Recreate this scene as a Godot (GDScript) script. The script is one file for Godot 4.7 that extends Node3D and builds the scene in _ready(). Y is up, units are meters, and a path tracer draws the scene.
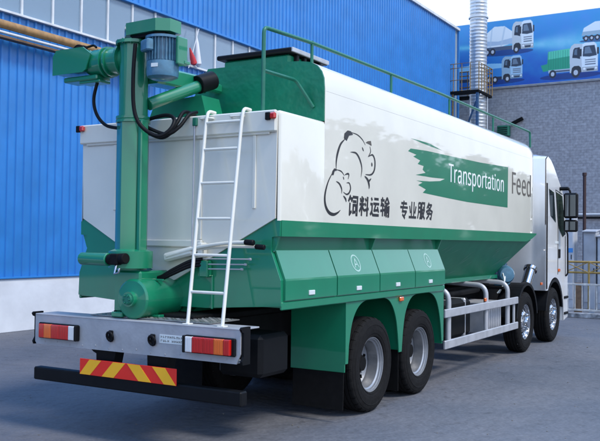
extends Node3D
# A bulk feed truck parked in a factory yard. Metres; truck axis along -z, rear axle on z = 0.

var M := {}
var truck: Node3D
var used := {}
var rng := RandomNumberGenerator.new()

func V(a: float, b: float) -> Vector2:
	return Vector2(a, b)

func _ready() -> void:
	rng.seed = 71
	setup_view()
	make_materials()
	build_ground()
	build_factory()
	build_block_building()
	build_billboard()
	build_chimney()
	build_platform()
	build_truck()
	build_fence()
	build_yard_things()
	build_trees()
	build_litter()

# ------------------------------------------------------------------ camera, sky, sun, exposure
func setup_view() -> void:
	var cam := Camera3D.new()
	cam.name = "camera"
	cam.position = Vector3(5.2866, 1.8952, 8.4242)
	cam.rotation_order = EULER_ORDER_YXZ
	cam.rotation_degrees = Vector3(1.4217, 30.8559, 0.6895)
	cam.fov = 29.696
	cam.near = 0.1
	cam.far = 900.0
	add_child(cam)
	cam.current = true
	var env := Environment.new()
	env.background_mode = Environment.BG_SKY
	var sm := ProceduralSkyMaterial.new()
	sm.sky_top_color = Color(0.52, 0.71, 0.95)
	sm.sky_horizon_color = Color(0.94, 0.965, 1.0)
	sm.sky_curve = 0.30
	sm.ground_bottom_color = Color(0.32, 0.33, 0.36)
	sm.ground_horizon_color = Color(0.80, 0.83, 0.86)
	sm.sun_angle_max = 1.0
	sm.energy_multiplier = 1.0
	var sky := Sky.new()
	sky.sky_material = sm
	env.sky = sky
	env.background_energy_multiplier = 1.0
	env.tonemap_mode = Environment.TONE_MAPPER_LINEAR
	env.tonemap_exposure = 1.9
	env.sdfgi_enabled = true
	env.ssao_enabled = true
	env.ssil_enabled = true
	var we := WorldEnvironment.new()
	we.name = "world_environment"
	we.environment = env
	add_child(we)
	var sun := DirectionalLight3D.new()
	sun.name = "sun"
	sun.light_energy = 0.5
	sun.light_angular_distance = 14.0
	sun.light_color = Color(1.0, 0.97, 0.93)
	sun.shadow_enabled = true
	# high, from behind the camera's right shoulder
	sun.look_at_from_position(Vector3(11.0, 15.0, 1.0), Vector3.ZERO, Vector3.UP)
	add_child(sun)

# ------------------------------------------------------------------ mesh helpers
func begin() -> SurfaceTool:
	var st := SurfaceTool.new()
	st.begin(Mesh.PRIMITIVE_TRIANGLES)
	st.set_smooth_group(-1)
	return st

func tri(st: SurfaceTool, a: Vector3, b: Vector3, c: Vector3, n: Vector3) -> void:
	var g := (a - c).cross(a - b)
	if g.length_squared() < 1e-14:
		return
	st.add_vertex(a)
	if g.dot(n) < 0.0:
		st.add_vertex(c)
		st.add_vertex(b)
	else:
		st.add_vertex(b)
		st.add_vertex(c)

func quad(st: SurfaceTool, a: Vector3, b: Vector3, c: Vector3, d: Vector3, n: Vector3) -> void:
	tri(st, a, b, c, n)
	tri(st, a, c, d, n)

func box(st: SurfaceTool, c: Vector3, s: Vector3, ch := 0.008, bs := Basis.IDENTITY) -> void:
	st.set_smooth_group(-1)
	var h := s * 0.5
	var k: float = min(ch, 0.45 * min(s.x, min(s.y, s.z)))
	var vv := {}
	for sx in [-1, 1]:
		for sy in [-1, 1]:
			for sz in [-1, 1]:
				var sg := Vector3(sx, sy, sz)
				for ax in 3:
					var p := (h - Vector3(k, k, k)) * sg
					p[ax] = h[ax] * sg[ax]
					vv[[sx, sy, sz, ax]] = c + bs * p
	for ax in 3:
		var b1: int = (ax + 1) % 3
		var b2: int = (ax + 2) % 3
		for s0 in [-1, 1]:
			var n := Vector3.ZERO
			n[ax] = s0
			var q := []
			for pr in [[-1, -1], [1, -1], [1, 1], [-1, 1]]:
				var sg := [0, 0, 0]
				sg[ax] = s0
				sg[b1] = pr[0]
				sg[b2] = pr[1]
				q.append(vv[[sg[0], sg[1], sg[2], ax]])
			quad(st, q[0], q[1], q[2], q[3], bs * n)
		# edges parallel to ax
		for s1 in [-1, 1]:
			for s2 in [-1, 1]:
				var q := []
				for e in [[-1, b1], [1, b1], [1, b2], [-1, b2]]:
					var sg := [0, 0, 0]
					sg[ax] = e[0]
					sg[b1] = s1
					sg[b2] = s2
					q.append(vv[[sg[0], sg[1], sg[2], e[1]]])
				var n := Vector3.ZERO
				n[b1] = s1
				n[b2] = s2
				quad(st, q[0], q[1], q[2], q[3], bs * n)
	for sx in [-1, 1]:
		for sy in [-1, 1]:
			for sz in [-1, 1]:
				tri(st, vv[[sx, sy, sz, 0]], vv[[sx, sy, sz, 1]], vv[[sx, sy, sz, 2]], bs * Vector3(sx, sy, sz))

func frame_of(axis: Vector3) -> Basis:
	var w := axis.normalized()
	var u := Vector3.UP.cross(w)
	if u.length() < 0.01:
		u = Vector3.RIGHT.cross(w)
	u = u.normalized()
	return Basis(u, w.cross(u).normalized(), w)

# profile of (radius, height along axis); sharp corners split the smoothing
func lathe(st: SurfaceTool, prof: Array, o: Vector3, axis: Vector3, n := 24, sharp := 35.0) -> void:
	var f := frame_of(axis)
	var grp := 1
	var prev := Vector2.ZERO
	for i in range(prof.size() - 1):
		var a: Vector2 = prof[i]
		var b: Vector2 = prof[i + 1]
		var d := b - a
		if d.length() < 1e-6:
			continue
		if i > 0 and rad_to_deg(abs(prev.angle_to(d))) > sharp:
			grp = (grp % 30) + 1
		prev = d
		st.set_smooth_group(grp)
		for k in n:
			var t0 := TAU * k / n
			var t1 := TAU * (k + 1) / n
			var r0 := f.x * cos(t0) + f.y * sin(t0)
			var r1 := f.x * cos(t1) + f.y * sin(t1)
			var hint := (r0 + r1) * 0.5 * d.y - f.z * d.x
			quad(st, o + r0 * a.x + f.z * a.y, o + r1 * a.x + f.z * a.y, o + r1 * b.x + f.z * b.y, o + r0 * b.x + f.z * b.y, hint)
	st.set_smooth_group(-1)

func cyl(st: SurfaceTool, a: Vector3, b: Vector3, r: float, n := 16, r2 := -1.0) -> void:
	if r2 < 0.0:
		r2 = r
	var l := (b - a).length()
	var e: float = min(0.006, min(r, r2) * 0.2)
	lathe(st, [V(0, 0), V(r - e, 0), V(r, e), V(r2, l - e), V(r2 - e, l), V(0, l)], a, b - a, n)

func fillet(pts: Array, rad: float, seg := 6) -> Array:
	var out := [pts[0]]
	for i in range(1, pts.size() - 1):
		var p: Vector3 = pts[i]
		var a: Vector3 = pts[i - 1] - p
		var b: Vector3 = pts[i + 1] - p
		var r: float = min(rad, 0.48 * min(a.length(), b.length()))
		var p0 := p + a.normalized() * r
		var p1 := p + b.normalized() * r
		for k in seg + 1:
			var t := float(k) / seg
			out.append(p0.lerp(p, t).lerp(p.lerp(p1, t), t))
	out.append(pts[-1])
	return out

func spline(pts: Array, seg := 6) -> Array:
	var out := []
	for i in range(pts.size() - 1):
		var p0 = pts[max(i - 1, 0)]
		var p1 = pts[i]
		var p2 = pts[i + 1]
		var p3 = pts[min(i + 2, pts.size() - 1)]
		for k in seg:
			out.append(p1.cubic_interpolate(p2, p0, p3, float(k) / seg))
	out.append(pts[-1])
	return out

func tube(st: SurfaceTool, pts: Array, r: float, n := 10) -> void:
	st.set_smooth_group(3)
	var rings := []
	var u := Vector3.ZERO
	for i in pts.size():
		var d: Vector3
		if i == 0:
			d = pts[1] - pts[0]
		elif i == pts.size() - 1:
			d = pts[i] - pts[i - 1]
		else:
			d = (pts[i + 1] - pts[i]).normalized() + (pts[i] - pts[i - 1]).normalized()
		d = d.normalized()
		if u == Vector3.ZERO:
			u = frame_of(d).x
		u = (u - d * u.dot(d)).normalized()
		var w := d.cross(u)
		var ring := []
		for k in n:
			var t := TAU * k / n
			ring.append(pts[i] + (u * cos(t) + w * sin(t)) * r)
		rings.append(ring)
	for i in range(rings.size() - 1):
		for k in n:
			var k2 := (k + 1) % n
			var m: Vector3 = (rings[i][k] + rings[i][k2]) * 0.5 - pts[i]
			quad(st, rings[i][k], rings[i][k2], rings[i + 1][k2], rings[i + 1][k], m)
	st.set_smooth_group(-1)
	for e in [0, rings.size() - 1]:
		var nn: Vector3 = (pts[0] - pts[1]) if e == 0 else (pts[e] - pts[e - 1])
		for k in n:
			tri(st, pts[e], rings[e][k], rings[e][(k + 1) % n], nn)

# flat polygon in the plane o + u*x + v*y, given thickness along w
func slab(st: SurfaceTool, poly: Array, o: Vector3, u: Vector3, v: Vector3, w: Vector3) -> void:
	st.set_smooth_group(-1)
	var pk := PackedVector2Array(poly)
	var ids := Geometry2D.triangulate_polygon(pk)
	var P := []
	for q in pk:
		P.append(o + u * q.x + v * q.y)
	for i in range(0, ids.size(), 3):
		tri(st, P[ids[i]], P[ids[i + 1]], P[ids[i + 2]], -w)
		tri(st, P[ids[i]] + w, P[ids[i + 1]] + w, P[ids[i + 2]] + w, w)
	var area := 0.0
	for i in pk.size():
		area += pk[i].cross(pk[(i + 1) % pk.size()])
	var sg := 1.0 if area > 0.0 else -1.0
	for i in P.size():
		var j := (i + 1) % P.size()
		var d := pk[j] - pk[i]
		var n2 := Vector2(d.y, -d.x) * sg
		quad(st, P[i], P[j], P[j] + w, P[i] + w, u * n2.x + v * n2.y)

func arc(c: Vector2, r: float, a0: float, a1: float, n: int) -> Array:
	var out := []
	for i in n + 1:
		var a := deg_to_rad(lerp(a0, a1, float(i) / n))
		out.append(c + Vector2(cos(a), sin(a)) * r)
	return out

# ------------------------------------------------------------------ node helpers
func numbered(called: String) -> String:
	if not used.has(called):
		used[called] = 0
		return called
	used[called] += 1
	return "%s_%03d" % [called, used[called]]

func obj(called: String, st: SurfaceTool, m: Material, parent: Node = null) -> MeshInstance3D:
	st.generate_normals()
	return put(called, st.commit(), m, parent)

func put(called: String, mesh: Mesh, m: Material, parent: Node = null) -> MeshInstance3D:
	var o := MeshInstance3D.new()
	o.mesh = mesh
	o.material_override = m
	if parent == null:
		o.name = numbered(called)
		add_child(o)
	else:
		o.name = called
		parent.add_child(o, true)
	return o

func tag(o: Node, label: String, category: String, group := "") -> void:
	o.set_meta("label", label)
	o.set_meta("category", category)
	if group != "":
		o.set_meta("group", group)

func thing(called: String, label: String, category: String, at := Vector3.ZERO, group := "") -> Node3D:
	var o := Node3D.new()
	o.name = numbered(called)
	o.position = at
	add_child(o)
	tag(o, label, category, group)
	return o

func sub(called: String, parent: Node, at := Vector3.ZERO) -> Node3D:
	var o := Node3D.new()
	o.name = called
	parent.add_child(o, true)
	o.position = at
	return o

# ------------------------------------------------------------------ materials
func lin(r: float, g: float, b: float) -> Color:
	return Color(r, g, b).linear_to_srgb()

func noise(sd: int, freq: float, oct := 4, kind := FastNoiseLite.TYPE_SIMPLEX_SMOOTH) -> FastNoiseLite:
	var n := FastNoiseLite.new()
	n.seed = sd
	n.noise_type = kind
	n.frequency = freq
	n.fractal_octaves = oct
	return n

func mottle(size: int, sd: int, lo: float, hi: float, freq := 0.02, oct := 5, tint := Color.WHITE) -> ImageTexture:
	var g := noise(sd, freq, oct).get_seamless_image(size, size)
	g.convert(Image.FORMAT_RGB8)
	for y in size:
		for x in size:
			var v: float = lerp(lo, hi, g.get_pixel(x, y).r)
			g.set_pixel(x, y, Color(v, v, v).lerp(tint * v, 0.35))
	return ImageTexture.create_from_image(g)

func bump(size: int, sd: int, freq: float, strength: float, oct := 4) -> ImageTexture:
	var g := noise(sd, freq, oct).get_seamless_image(size, size)
	g.convert(Image.FORMAT_RGBA8)
	g.bump_map_to_normal_map(strength)
	return ImageTexture.create_from_image(g)

func mat(key: String, col: Color, rough := 0.5, metal := 0.0) -> StandardMaterial3D:
	var m := StandardMaterial3D.new()
	m.albedo_color = col
	m.roughness = rough
	m.metallic = metal
	M[key] = m
	return m

func skin(m: StandardMaterial3D, tex: Texture2D, scale: float, nrm: Texture2D = null, ns := 0.3) -> StandardMaterial3D:
	m.albedo_texture = tex
	m.uv1_triplanar = true
	m.uv1_world_triplanar = true
	m.uv1_scale = Vector3.ONE * scale
	if nrm:
		m.normal_enabled = true
		m.normal_texture = nrm
		m.normal_scale = ns
	return m

func coat(m: StandardMaterial3D, amount := 0.6, rough := 0.08) -> StandardMaterial3D:
	m.clearcoat_enabled = true
	m.clearcoat = amount
	m.clearcoat_roughness = rough
	return m

func make_materials() -> void:
	var fine := mottle(256, 5, 0.86, 1.0, 0.03)
	var clean := mottle(256, 7, 0.95, 1.0, 0.012)
	var soft := mottle(256, 9, 0.88, 1.0, 0.012)
	var dusty := mottle(256, 13, 0.72, 1.0, 0.02, 6, Color(1.0, 0.95, 0.86))
	var wavy := bump(256, 21, 0.012, 3.0, 2)
	var gritty := bump(256, 23, 0.09, 4.0, 4)
	var orange := bump(256, 29, 0.05, 2.0, 2)
	coat(skin(mat("white", lin(0.74, 0.715, 0.62), 0.4), clean, 0.35, wavy, 0.015), 1.0, 0.03)
	coat(skin(mat("cab_white", lin(0.76, 0.77, 0.78), 0.3), clean, 0.6), 1.0, 0.04)
	coat(skin(mat("green", lin(0.001, 0.20, 0.095), 0.45), clean, 0.7, wavy, 0.02), 0.9, 0.05)
	coat(skin(mat("green_rear", lin(0.001, 0.205, 0.10), 0.4), soft, 0.9, orange, 0.3), 0.3, 0.14)
	skin(mat("green_hopper", lin(0.001, 0.20, 0.095), 0.45), soft, 0.6, wavy, 0.15)
	coat(skin(mat("green_print", lin(0.002, 0.20, 0.105), 0.4), clean, 0.5, wavy, 0.015), 1.0, 0.03)
	skin(mat("green_rail", lin(0.01, 0.16, 0.10), 0.4), soft, 2.0)
	skin(mat("ladder_white", lin(0.72, 0.71, 0.64), 0.45), clean, 1.5)
	skin(mat("black", lin(0.006, 0.0065, 0.008), 0.5), soft, 1.5)
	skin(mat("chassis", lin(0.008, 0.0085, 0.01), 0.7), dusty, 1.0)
	skin(mat("rubber", lin(0.013, 0.013, 0.0145), 0.8), dusty, 2.0, gritty, 0.25)
	skin(mat("flap", lin(0.008, 0.008, 0.009), 0.65), dusty, 1.5)
	skin(mat("rim", lin(0.43, 0.44, 0.46), 0.4, 0.75), soft, 3.0)
	skin(mat("chrome", lin(0.62, 0.63, 0.65), 0.16, 0.95), fine, 3.0)
	skin(mat("silver", lin(0.50, 0.51, 0.54), 0.42, 0.25), soft, 1.2)
	skin(mat("bumper_grey", lin(0.40, 0.405, 0.43), 0.55, 0.1), soft, 1.1, gritty, 0.06)
	skin(mat("checker_plate", lin(0.42, 0.44, 0.46), 0.4, 0.6), dusty, 2.0)
	coat(skin(mat("motor_blue", lin(0.09, 0.26, 0.43), 0.4), dusty, 2.0), 0.3, 0.2)
	coat(mat("lens_red", lin(0.50, 0.010, 0.006), 0.12), 0.8, 0.05)
	coat(mat("lens_amber", lin(0.74, 0.13, 0.012), 0.12), 0.8, 0.05)
	coat(mat("lens_clear", lin(0.70, 0.70, 0.70), 0.1), 0.8, 0.05)
	mat("board_red", lin(0.74, 0.02, 0.008), 0.6)
	mat("board_yellow", lin(0.90, 0.44, 0.012), 0.6)
	mat("scuff", lin(0.16, 0.30, 0.24), 0.6)
	mat("ink", lin(0.018, 0.017, 0.02), 0.4)
	mat("ink_grey", lin(0.075, 0.062, 0.048), 0.4)
	mat("ink_white", lin(0.80, 0.82, 0.78), 0.3)
	mat("mirror", lin(0.12, 0.14, 0.16), 0.05, 1.0)
	mat("stencil", lin(0.34, 0.52, 0.46), 0.5)
	mat("sticker", lin(0.62, 0.66, 0.66), 0.4)
	var gl := mat("cab_glass", lin(0.02, 0.03, 0.035), 0.04)
	gl.metallic_specular = 0.8
	# factory
	var blue_n := bump(256, 31, 0.01, 2.5, 3)
	skin(mat("sheet_blue", lin(0.028, 0.22, 0.61), 0.38), mottle(256, 33, 0.88, 1.0, 0.015), 0.23, blue_n, 0.1)
	skin(mat("trim_white", lin(0.68, 0.70, 0.72), 0.5), soft, 0.7)
	skin(mat("plaster", lin(0.70, 0.73, 0.78), 0.8), mottle(256, 37, 0.93, 1.0, 0.02, 6), 0.25, gritty, 0.04)
	skin(mat("room", lin(0.26, 0.34, 0.42), 0.9), soft, 0.2)
	var gw := mat("window_glass", Color(0.62, 0.74, 0.84, 0.30), 0.03)
	gw.transparency = BaseMaterial3D.TRANSPARENCY_ALPHA
	skin(mat("pipe_tan", lin(0.46, 0.27, 0.11), 0.6), dusty, 1.0)
	skin(mat("pipe_brown", lin(0.20, 0.12, 0.07), 0.7), dusty, 1.0)
	skin(mat("steel", lin(0.66, 0.68, 0.70), 0.34, 0.55), soft, 0.8)
	skin(mat("rust_yellow", lin(0.40, 0.26, 0.10), 0.7), dusty, 1.4)
	skin(mat("steel_blue", lin(0.05, 0.14, 0.30), 0.6), dusty, 1.0)
	skin(mat("yellow_paint", lin(0.55, 0.36, 0.10), 0.6), dusty, 1.0)
	skin(mat("fence_white", lin(0.70, 0.71, 0.72), 0.55), dusty, 1.0)
	skin(mat("kerb_white", lin(0.52, 0.53, 0.55), 0.8), mottle(256, 41, 0.45, 1.0, 0.03, 6), 0.7)
	skin(mat("cabinet_grey", lin(0.42, 0.43, 0.46), 0.5), soft, 0.6)
	skin(mat("cabinet_pale", lin(0.55, 0.57, 0.61), 0.5), soft, 0.6)
	skin(mat("dark_red", lin(0.06, 0.025, 0.025), 0.6), dusty, 1.0)
	mat("sign_blue", lin(0.05, 0.25, 0.60), 0.5)
	mat("cone_red", lin(0.50, 0.03, 0.04), 0.7)
	mat("cone_white", lin(0.65, 0.66, 0.70), 0.7)
	skin(mat("bark", lin(0.09, 0.065, 0.045), 0.9), dusty, 1.0)
	var lf := mat("leaf", Color.WHITE, 0.6)
	lf.vertex_color_use_as_albedo = true
	skin(mat("pebble", lin(0.22, 0.21, 0.20), 0.9), dusty, 4.0)
	for k in ["black", "chassis", "rubber", "flap"]:
		M[k].metallic_specular = 0.28
	M["concrete"] = ground_material()
	M["block"] = block_material()

func ground_material() -> StandardMaterial3D:
	var S := 1024
	var a := noise(101, 0.004, 6).get_seamless_image(S, S)
	var b := noise(103, 0.03, 5).get_seamless_image(S, S)
	var c := noise(107, 0.22, 3).get_seamless_image(S, S)
	var img := Image.create(S, S, false, Image.FORMAT_RGB8)
	for y in S:
		for x in S:
			var va := a.get_pixel(x, y).r
			var vb := b.get_pixel(x, y).r
			var vc := c.get_pixel(x, y).r
			var v := 0.82 + 0.12 * (va - 0.5) + 0.06 * (vb - 0.5) + 0.16 * (vc - 0.5)
			if vb < 0.27:
				v -= (0.27 - vb) * 0.5
			if vc > 0.80:
				v += (vc - 0.80) * 0.7
			v = clamp(v, 0.0, 1.0)
			var warm := (va - 0.5) * 0.05
			img.set_pixel(x, y, Color(v * (1.0 + warm), v, v * (1.0 - warm)))
	var m := StandardMaterial3D.new()
	m.albedo_color = lin(0.215, 0.225, 0.262)
	m.albedo_texture = ImageTexture.create_from_image(img)
	m.roughness = 0.82
	m.uv1_triplanar = true
	m.uv1_world_triplanar = true
	m.uv1_scale = Vector3.ONE * 0.11
	m.normal_enabled = true
	m.normal_texture = bump(512, 109, 0.12, 5.0, 4)
	m.normal_scale = 0.15
	m.detail_enabled = true
	m.detail_blend_mode = BaseMaterial3D.BLEND_MODE_MUL
	m.detail_uv_layer = BaseMaterial3D.DETAIL_UV_2
	m.detail_albedo = mottle(512, 113, 0.80, 1.0, 0.006, 6)
	m.uv2_triplanar = true
	m.uv2_world_triplanar = true
	m.uv2_scale = Vector3.ONE * 0.031
	return m

func block_material() -> StandardMaterial3D:
	# far painted brickwork: courses are about 3 pixels high in the photograph
	var W := 512
	var H := 512
	var img := Image.create(W, H, false, Image.FORMAT_RGB8)
	var hgt := Image.create(W, H, false, Image.FORMAT_RGBA8)
	var n := noise(131, 0.02, 5).get_seamless_image(W, H)
	var r := RandomNumberGenerator.new()
	r.seed = 17
	var tone := {}
	for y in H:
		var row := y / 32
		for x in W:
			var xx := (x + (32 if row % 2 == 1 else 0)) % W
			var col := xx / 64
			var k := Vector2i(row, col)
			if not tone.has(k):
				tone[k] = r.randf_range(0.93, 1.0)
			var joint: bool = (y % 32) < 4 or (xx % 64) < 4
			var v: float = tone[k] * (0.88 if joint else 1.0) * lerp(0.85, 1.05, n.get_pixel(x, y).r)
			img.set_pixel(x, y, Color(v, v, v))
			var hv := 0.2 if joint else 0.8
			hgt.set_pixel(x, y, Color(hv, hv, hv))
	hgt.bump_map_to_normal_map(3.0)
	var m := StandardMaterial3D.new()
	m.albedo_color = lin(0.44, 0.43, 0.45)
	m.albedo_texture = ImageTexture.create_from_image(img)
	m.normal_enabled = true
	m.normal_texture = ImageTexture.create_from_image(hgt)
	m.normal_scale = 0.3
	m.roughness = 0.8
	m.uv1_triplanar = true
	m.uv1_world_triplanar = true
	m.uv1_scale = Vector3.ONE * 0.5
	return m

# ------------------------------------------------------------------ setting
func build_ground() -> void:
	var st := begin()
	quad(st, Vector3(-300, 0, -400), Vector3(300, 0, -400), Vector3(300, 0, 200), Vector3(-300, 0, 200), Vector3.UP)
	var o := obj("ground", st, M.concrete)
	o.set_meta("kind", "structure")

const WX := -8.3
const W_END := -28.5
const H_START := 24.4
const HL := 52.9
const HC := -2.05
func sheet_mesh(w: float, h: float) -> ArrayMesh:
	var st := begin()
	var pts := [Vector2(0, 0)]
	var pitch := 0.21
	var n := int(round(w / pitch))
	for i in n:
		var z := i * pitch
		pts.append_array([V(z + 0.135, 0), V(z + 0.150, 0.030), V(z + 0.195, 0.030), V(z + 0.21, 0)])
	for i in range(pts.size() - 1):
		var a: Vector2 = pts[i]
		var b: Vector2 = pts[i + 1]
		quad(st, Vector3(a.y, 0, -a.x), Vector3(b.y, 0, -b.x), Vector3(b.y, h, -b.x), Vector3(a.y, h, -a.x), Vector3(1, 0, 0))
	# overlap edge of the sheet
	quad(st, Vector3(0, 0, 0), Vector3(0, h, 0), Vector3(0.004, h, 0), Vector3(0.004, 0, 0), Vector3(0, 0, 1))
	st.generate_normals()
	return st.commit()

func build_factory() -> void:
	var f := thing("factory_hall", "long blue corrugated factory hall with a strip of windows and white plinth", "building", Vector3(WX, 0, -13))
	var off := Vector3(13, 0, 0)
	var O := Vector3(-WX, 0, 13)   # world to local
	var st := begin()
	# solid core behind the sheets, open behind the windows
	box(st, O + Vector3(WX - 0.16, 3.62, HC), Vector3(0.28, 5.6, HL - 0.1), 0.0)
	box(st, O + Vector3(WX - 0.16, 9.67, HC), Vector3(0.28, 4.26, HL - 0.1), 0.0)
	box(st, O + Vector3(WX - 6.0, 11.9, HC), Vector3(12.0, 0.2, HL), 0.02)
	box(st, O + Vector3(WX - 6.1, 5.9, W_END + 0.1), Vector3(11.8, 11.8, 0.16), 0.0)
	box(st, O + Vector3(WX - 6.1, 5.9, H_START - 0.1), Vector3(11.8, 11.8, 0.16), 0.0)
	obj("wall_core", st, M.room, f)
	st = begin()
	box(st, O + Vector3(WX - 1.4, 6.95, HC), Vector3(0.1, 1.6, HL - 0.2), 0.0)
	obj("inner_wall", st, M.room, f)
	st = begin()
	box(st, O + Vector3(WX - 0.02, 0.535, HC), Vector3(0.16, 1.07, HL), 0.01)
	obj("plinth", st, M.plaster, f)
	st = begin()
	box(st, O + Vector3(WX + 0.05, 1.09, HC), Vector3(0.09, 0.035, HL), 0.004)
	obj("drip_flashing", st, M.sheet_blue, f)
	var lo := sheet_mesh(1.05, 5.30)
	var hi := sheet_mesh(1.05, 4.30)
	var z := H_START
	while z > W_END + 0.5:
		put("wall_sheet", lo, M.sheet_blue, f).position = O + Vector3(WX, 1.09, z)
		put("upper_wall_sheet", hi, M.sheet_blue, f).position = O + Vector3(WX, 7.54, z)
		z -= 1.05
	st = begin()
	box(st, O + Vector3(WX + 0.03, 6.405, HC), Vector3(0.14, 0.05, HL), 0.006)
	obj("window_sill", st, M.trim_white, f)
	st = begin()
	box(st, O + Vector3(WX + 0.03, 7.515, HC), Vector3(0.12, 0.055, HL), 0.006)
	obj("window_head", st, M.sheet_blue, f)
	st = begin()
	box(st, O + Vector3(WX + 0.02, 11.86, HC), Vector3(0.16, 0.12, HL + 0.1), 0.01)
	obj("roof_edge", st, M.trim_white, f)
	st = begin()
	box(st, O + Vector3(WX + 0.02, 6.5, W_END - 0.02), Vector3(0.1, 10.7, 0.1), 0.01)
	obj("corner_flashing", st, M.sheet_blue, f)
	# windows
	st = begin()
	box(st, Vector3.ZERO, Vector3(0.05, 1.06, 0.055), 0.006)
	st.generate_normals()
	var mull := st.commit()
	st = begin()
	box(st, Vector3.ZERO, Vector3(0.008, 1.05, 0.765), 0.0)
	st.generate_normals()
	var pane := st.commit()
	var i := 0
	var zz := 4.25 + 0.82 * 23
	while zz > W_END + 0.9:
		put("mullion", mull, M.trim_white, f).position = O + Vector3(WX, 6.96, zz)
		var p := put("window_pane", pane, M.window_glass, f)
		p.position = O + Vector3(WX - 0.015, 6.96, zz - 0.41)
		p.rotation.y = sin(i * 2.3) * 0.006
		zz -= 0.82
		i += 1
	# the pipe that runs under the windows
	var pp := thing("wall_pipe", "tan pipe running along the blue factory wall under the windows", "pipe", Vector3(WX + 0.3, 6.0, -2))
	st = begin()
	cyl(st, Vector3(0, 0.06, 20.0), Vector3(0, 0.06, -5.2), 0.085, 16)
	obj("pipe", st, M.pipe_tan, pp)
	st = begin()
	cyl(st, Vector3(0.0, -0.095, 20.0), Vector3(0.0, -0.095, -5.2), 0.028, 10)
	obj("small_pipe", st, M.trim_white, pp)
	st = begin()
	box(st, Vector3(-0.06, -0.18, 7.4), Vector3(0.16, 0.05, 25.2), 0.006)
	obj("support_rail", st, M.pipe_brown, pp)
	for k in 11:
		st = begin()
		box(st, Vector3(-0.1, -0.1, 17.7 - k * 2.2), Vector3(0.22, 0.03, 0.04), 0.003)
		obj("bracket", st, M.pipe_brown, pp)
	# slim red and white cones with a thin pole before a window
	var fl := thing("slim_shape", "slim red and white shape on a thin pole before the factory windows", "flag", Vector3(WX + 0.2, 6.4, -8.6))
	st = begin()
	tube(st, [Vector3(0, -0.1, 0.28), Vector3(0, 1.0, -0.12)], 0.012, 8)
	obj("pole", st, M.trim_white, fl)
	st = begin()
	lathe(st, [V(0.03, 0), V(0.09, 0.08), V(0.075, 0.3), V(0.05, 0.62), V(0.015, 0.80)], Vector3(0, 0.0, -0.12), Vector3(0, 1, 0.12), 9)
	obj("white_cone", st, M.cone_white, fl)
	st = begin()
	lathe(st, [V(0.03, 0), V(0.085, 0.05), V(0.07, 0.2), V(0.015, 0.46)], Vector3(0.05, 0.0, 0.10), Vector3(0, 1, 0.5), 8)
	obj("red_cone", st, M.cone_red, fl)

const EZ := -31.0
func build_block_building() -> void:
	var b := thing("block_building", "grey painted brick building closing the far end of the yard", "building", Vector3(-3, 0, EZ))
	var st := begin()
	box(st, Vector3(-2.0, 4.7, -4.0), Vector3(14.4, 9.4, 8.0), 0.02)
	obj("wall", st, M.block, b)
	st = begin()
	box(st, Vector3(-2.0, 9.43, -3.98), Vector3(14.6, 0.07, 8.2), 0.01)
	obj("coping", st, M.trim_white, b)
	var p := thing("service_pipe", "pale pipe run fixed across the grey brick wall", "pipe", Vector3(-1.0, 3.2, EZ + 0.12))
	st = begin()
	cyl(st, Vector3(-2.4, 0.07, 0), Vector3(5, 0.07, 0), 0.06, 10)
	obj("pipe", st, M.trim_white, p)
	st = begin()
	cyl(st, Vector3(-2.4, -0.08, 0), Vector3(5, -0.08, 0), 0.045, 10)
	obj("lower_pipe", st, M.chassis, p)
	var v := thing("wall_vent", "dark green vent box fixed on the grey brick wall", "vent", Vector3(-6.8, 7.3, EZ))
	st = begin()
	box(st, Vector3(0, 0, 0.2), Vector3(0.55, 0.5, 0.4), 0.02)
	obj("housing", st, M.green_rail, v)
	st = begin()
	for k in 4:
		box(st, Vector3(0, -0.16 + k * 0.1, 0.41), Vector3(0.46, 0.03, 0.03), 0.004)
	obj("grille", st, M.chassis, v)
	var br := thing("wall_shade_bar", "dark slanting bar added as a shadow on the grey brick wall above the vent", "bracket", Vector3(-6.2, 7.75, EZ))  # dark pieces added to stand for a diagonal shadow on the brickwork
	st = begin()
	box(st, Vector3(0, 0, 0.1), Vector3(0.62, 0.14, 0.2), 0.01, Basis(Vector3(0, 0, 1), 0.42))  # tilted dark box forms the shadow streak
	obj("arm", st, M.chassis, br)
	st = begin()
	box(st, Vector3(-0.2, -0.1, 0.02), Vector3(0.12, 0.2, 0.04), 0.005)  # short dark box, part of the same added shadow
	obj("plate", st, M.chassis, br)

# ---- billboard print, drawn in metres: x from -9.2, y up from 9.47
var bimg: Image
const BX0 := -9.25
const BY1 := 12.68
const BPX := 100.0
func bfill(pts: Array, col: Color) -> void:
	var q := []
	for p in pts:
		q.append(Vector2((p.x - BX0) * BPX, (BY1 - p.y) * BPX))
	var y0 := 99999.0
	var y1 := -99999.0
	for p in q:
		y0 = min(y0, p.y)
		y1 = max(y1, p.y)
	for y in range(max(0, int(y0)), min(bimg.get_height() - 1, int(y1)) + 1):
		var xs := []
		for i in q.size():
			var a: Vector2 = q[i]
			var b: Vector2 = q[(i + 1) % q.size()]
			if (a.y <= y + 0.5) != (b.y <= y + 0.5):
				xs.append(a.x + (y + 0.5 - a.y) / (b.y - a.y) * (b.x - a.x))
		xs.sort()
		for k in range(0, xs.size() - 1, 2):
			for x in range(max(0, int(xs[k] + 0.5)), min(bimg.get_width(), int(xs[k + 1] + 0.5))):
				bimg.set_pixel(x, y, bimg.get_pixel(x, y).lerp(col, col.a))

func brect(x0: float, y0: float, x1: float, y1: float, c: Color) -> void:
	bfill([V(x0, y0), V(x1, y0), V(x1, y1), V(x0, y1)], c)

func bdisc(x: float, y: float, rx: float, ry: float, c: Color) -> void:
	var p := []
	for i in 20:
		p.append(V(x + rx * cos(TAU * i / 20), y + ry * sin(TAU * i / 20)))
	bfill(p, c)

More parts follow.
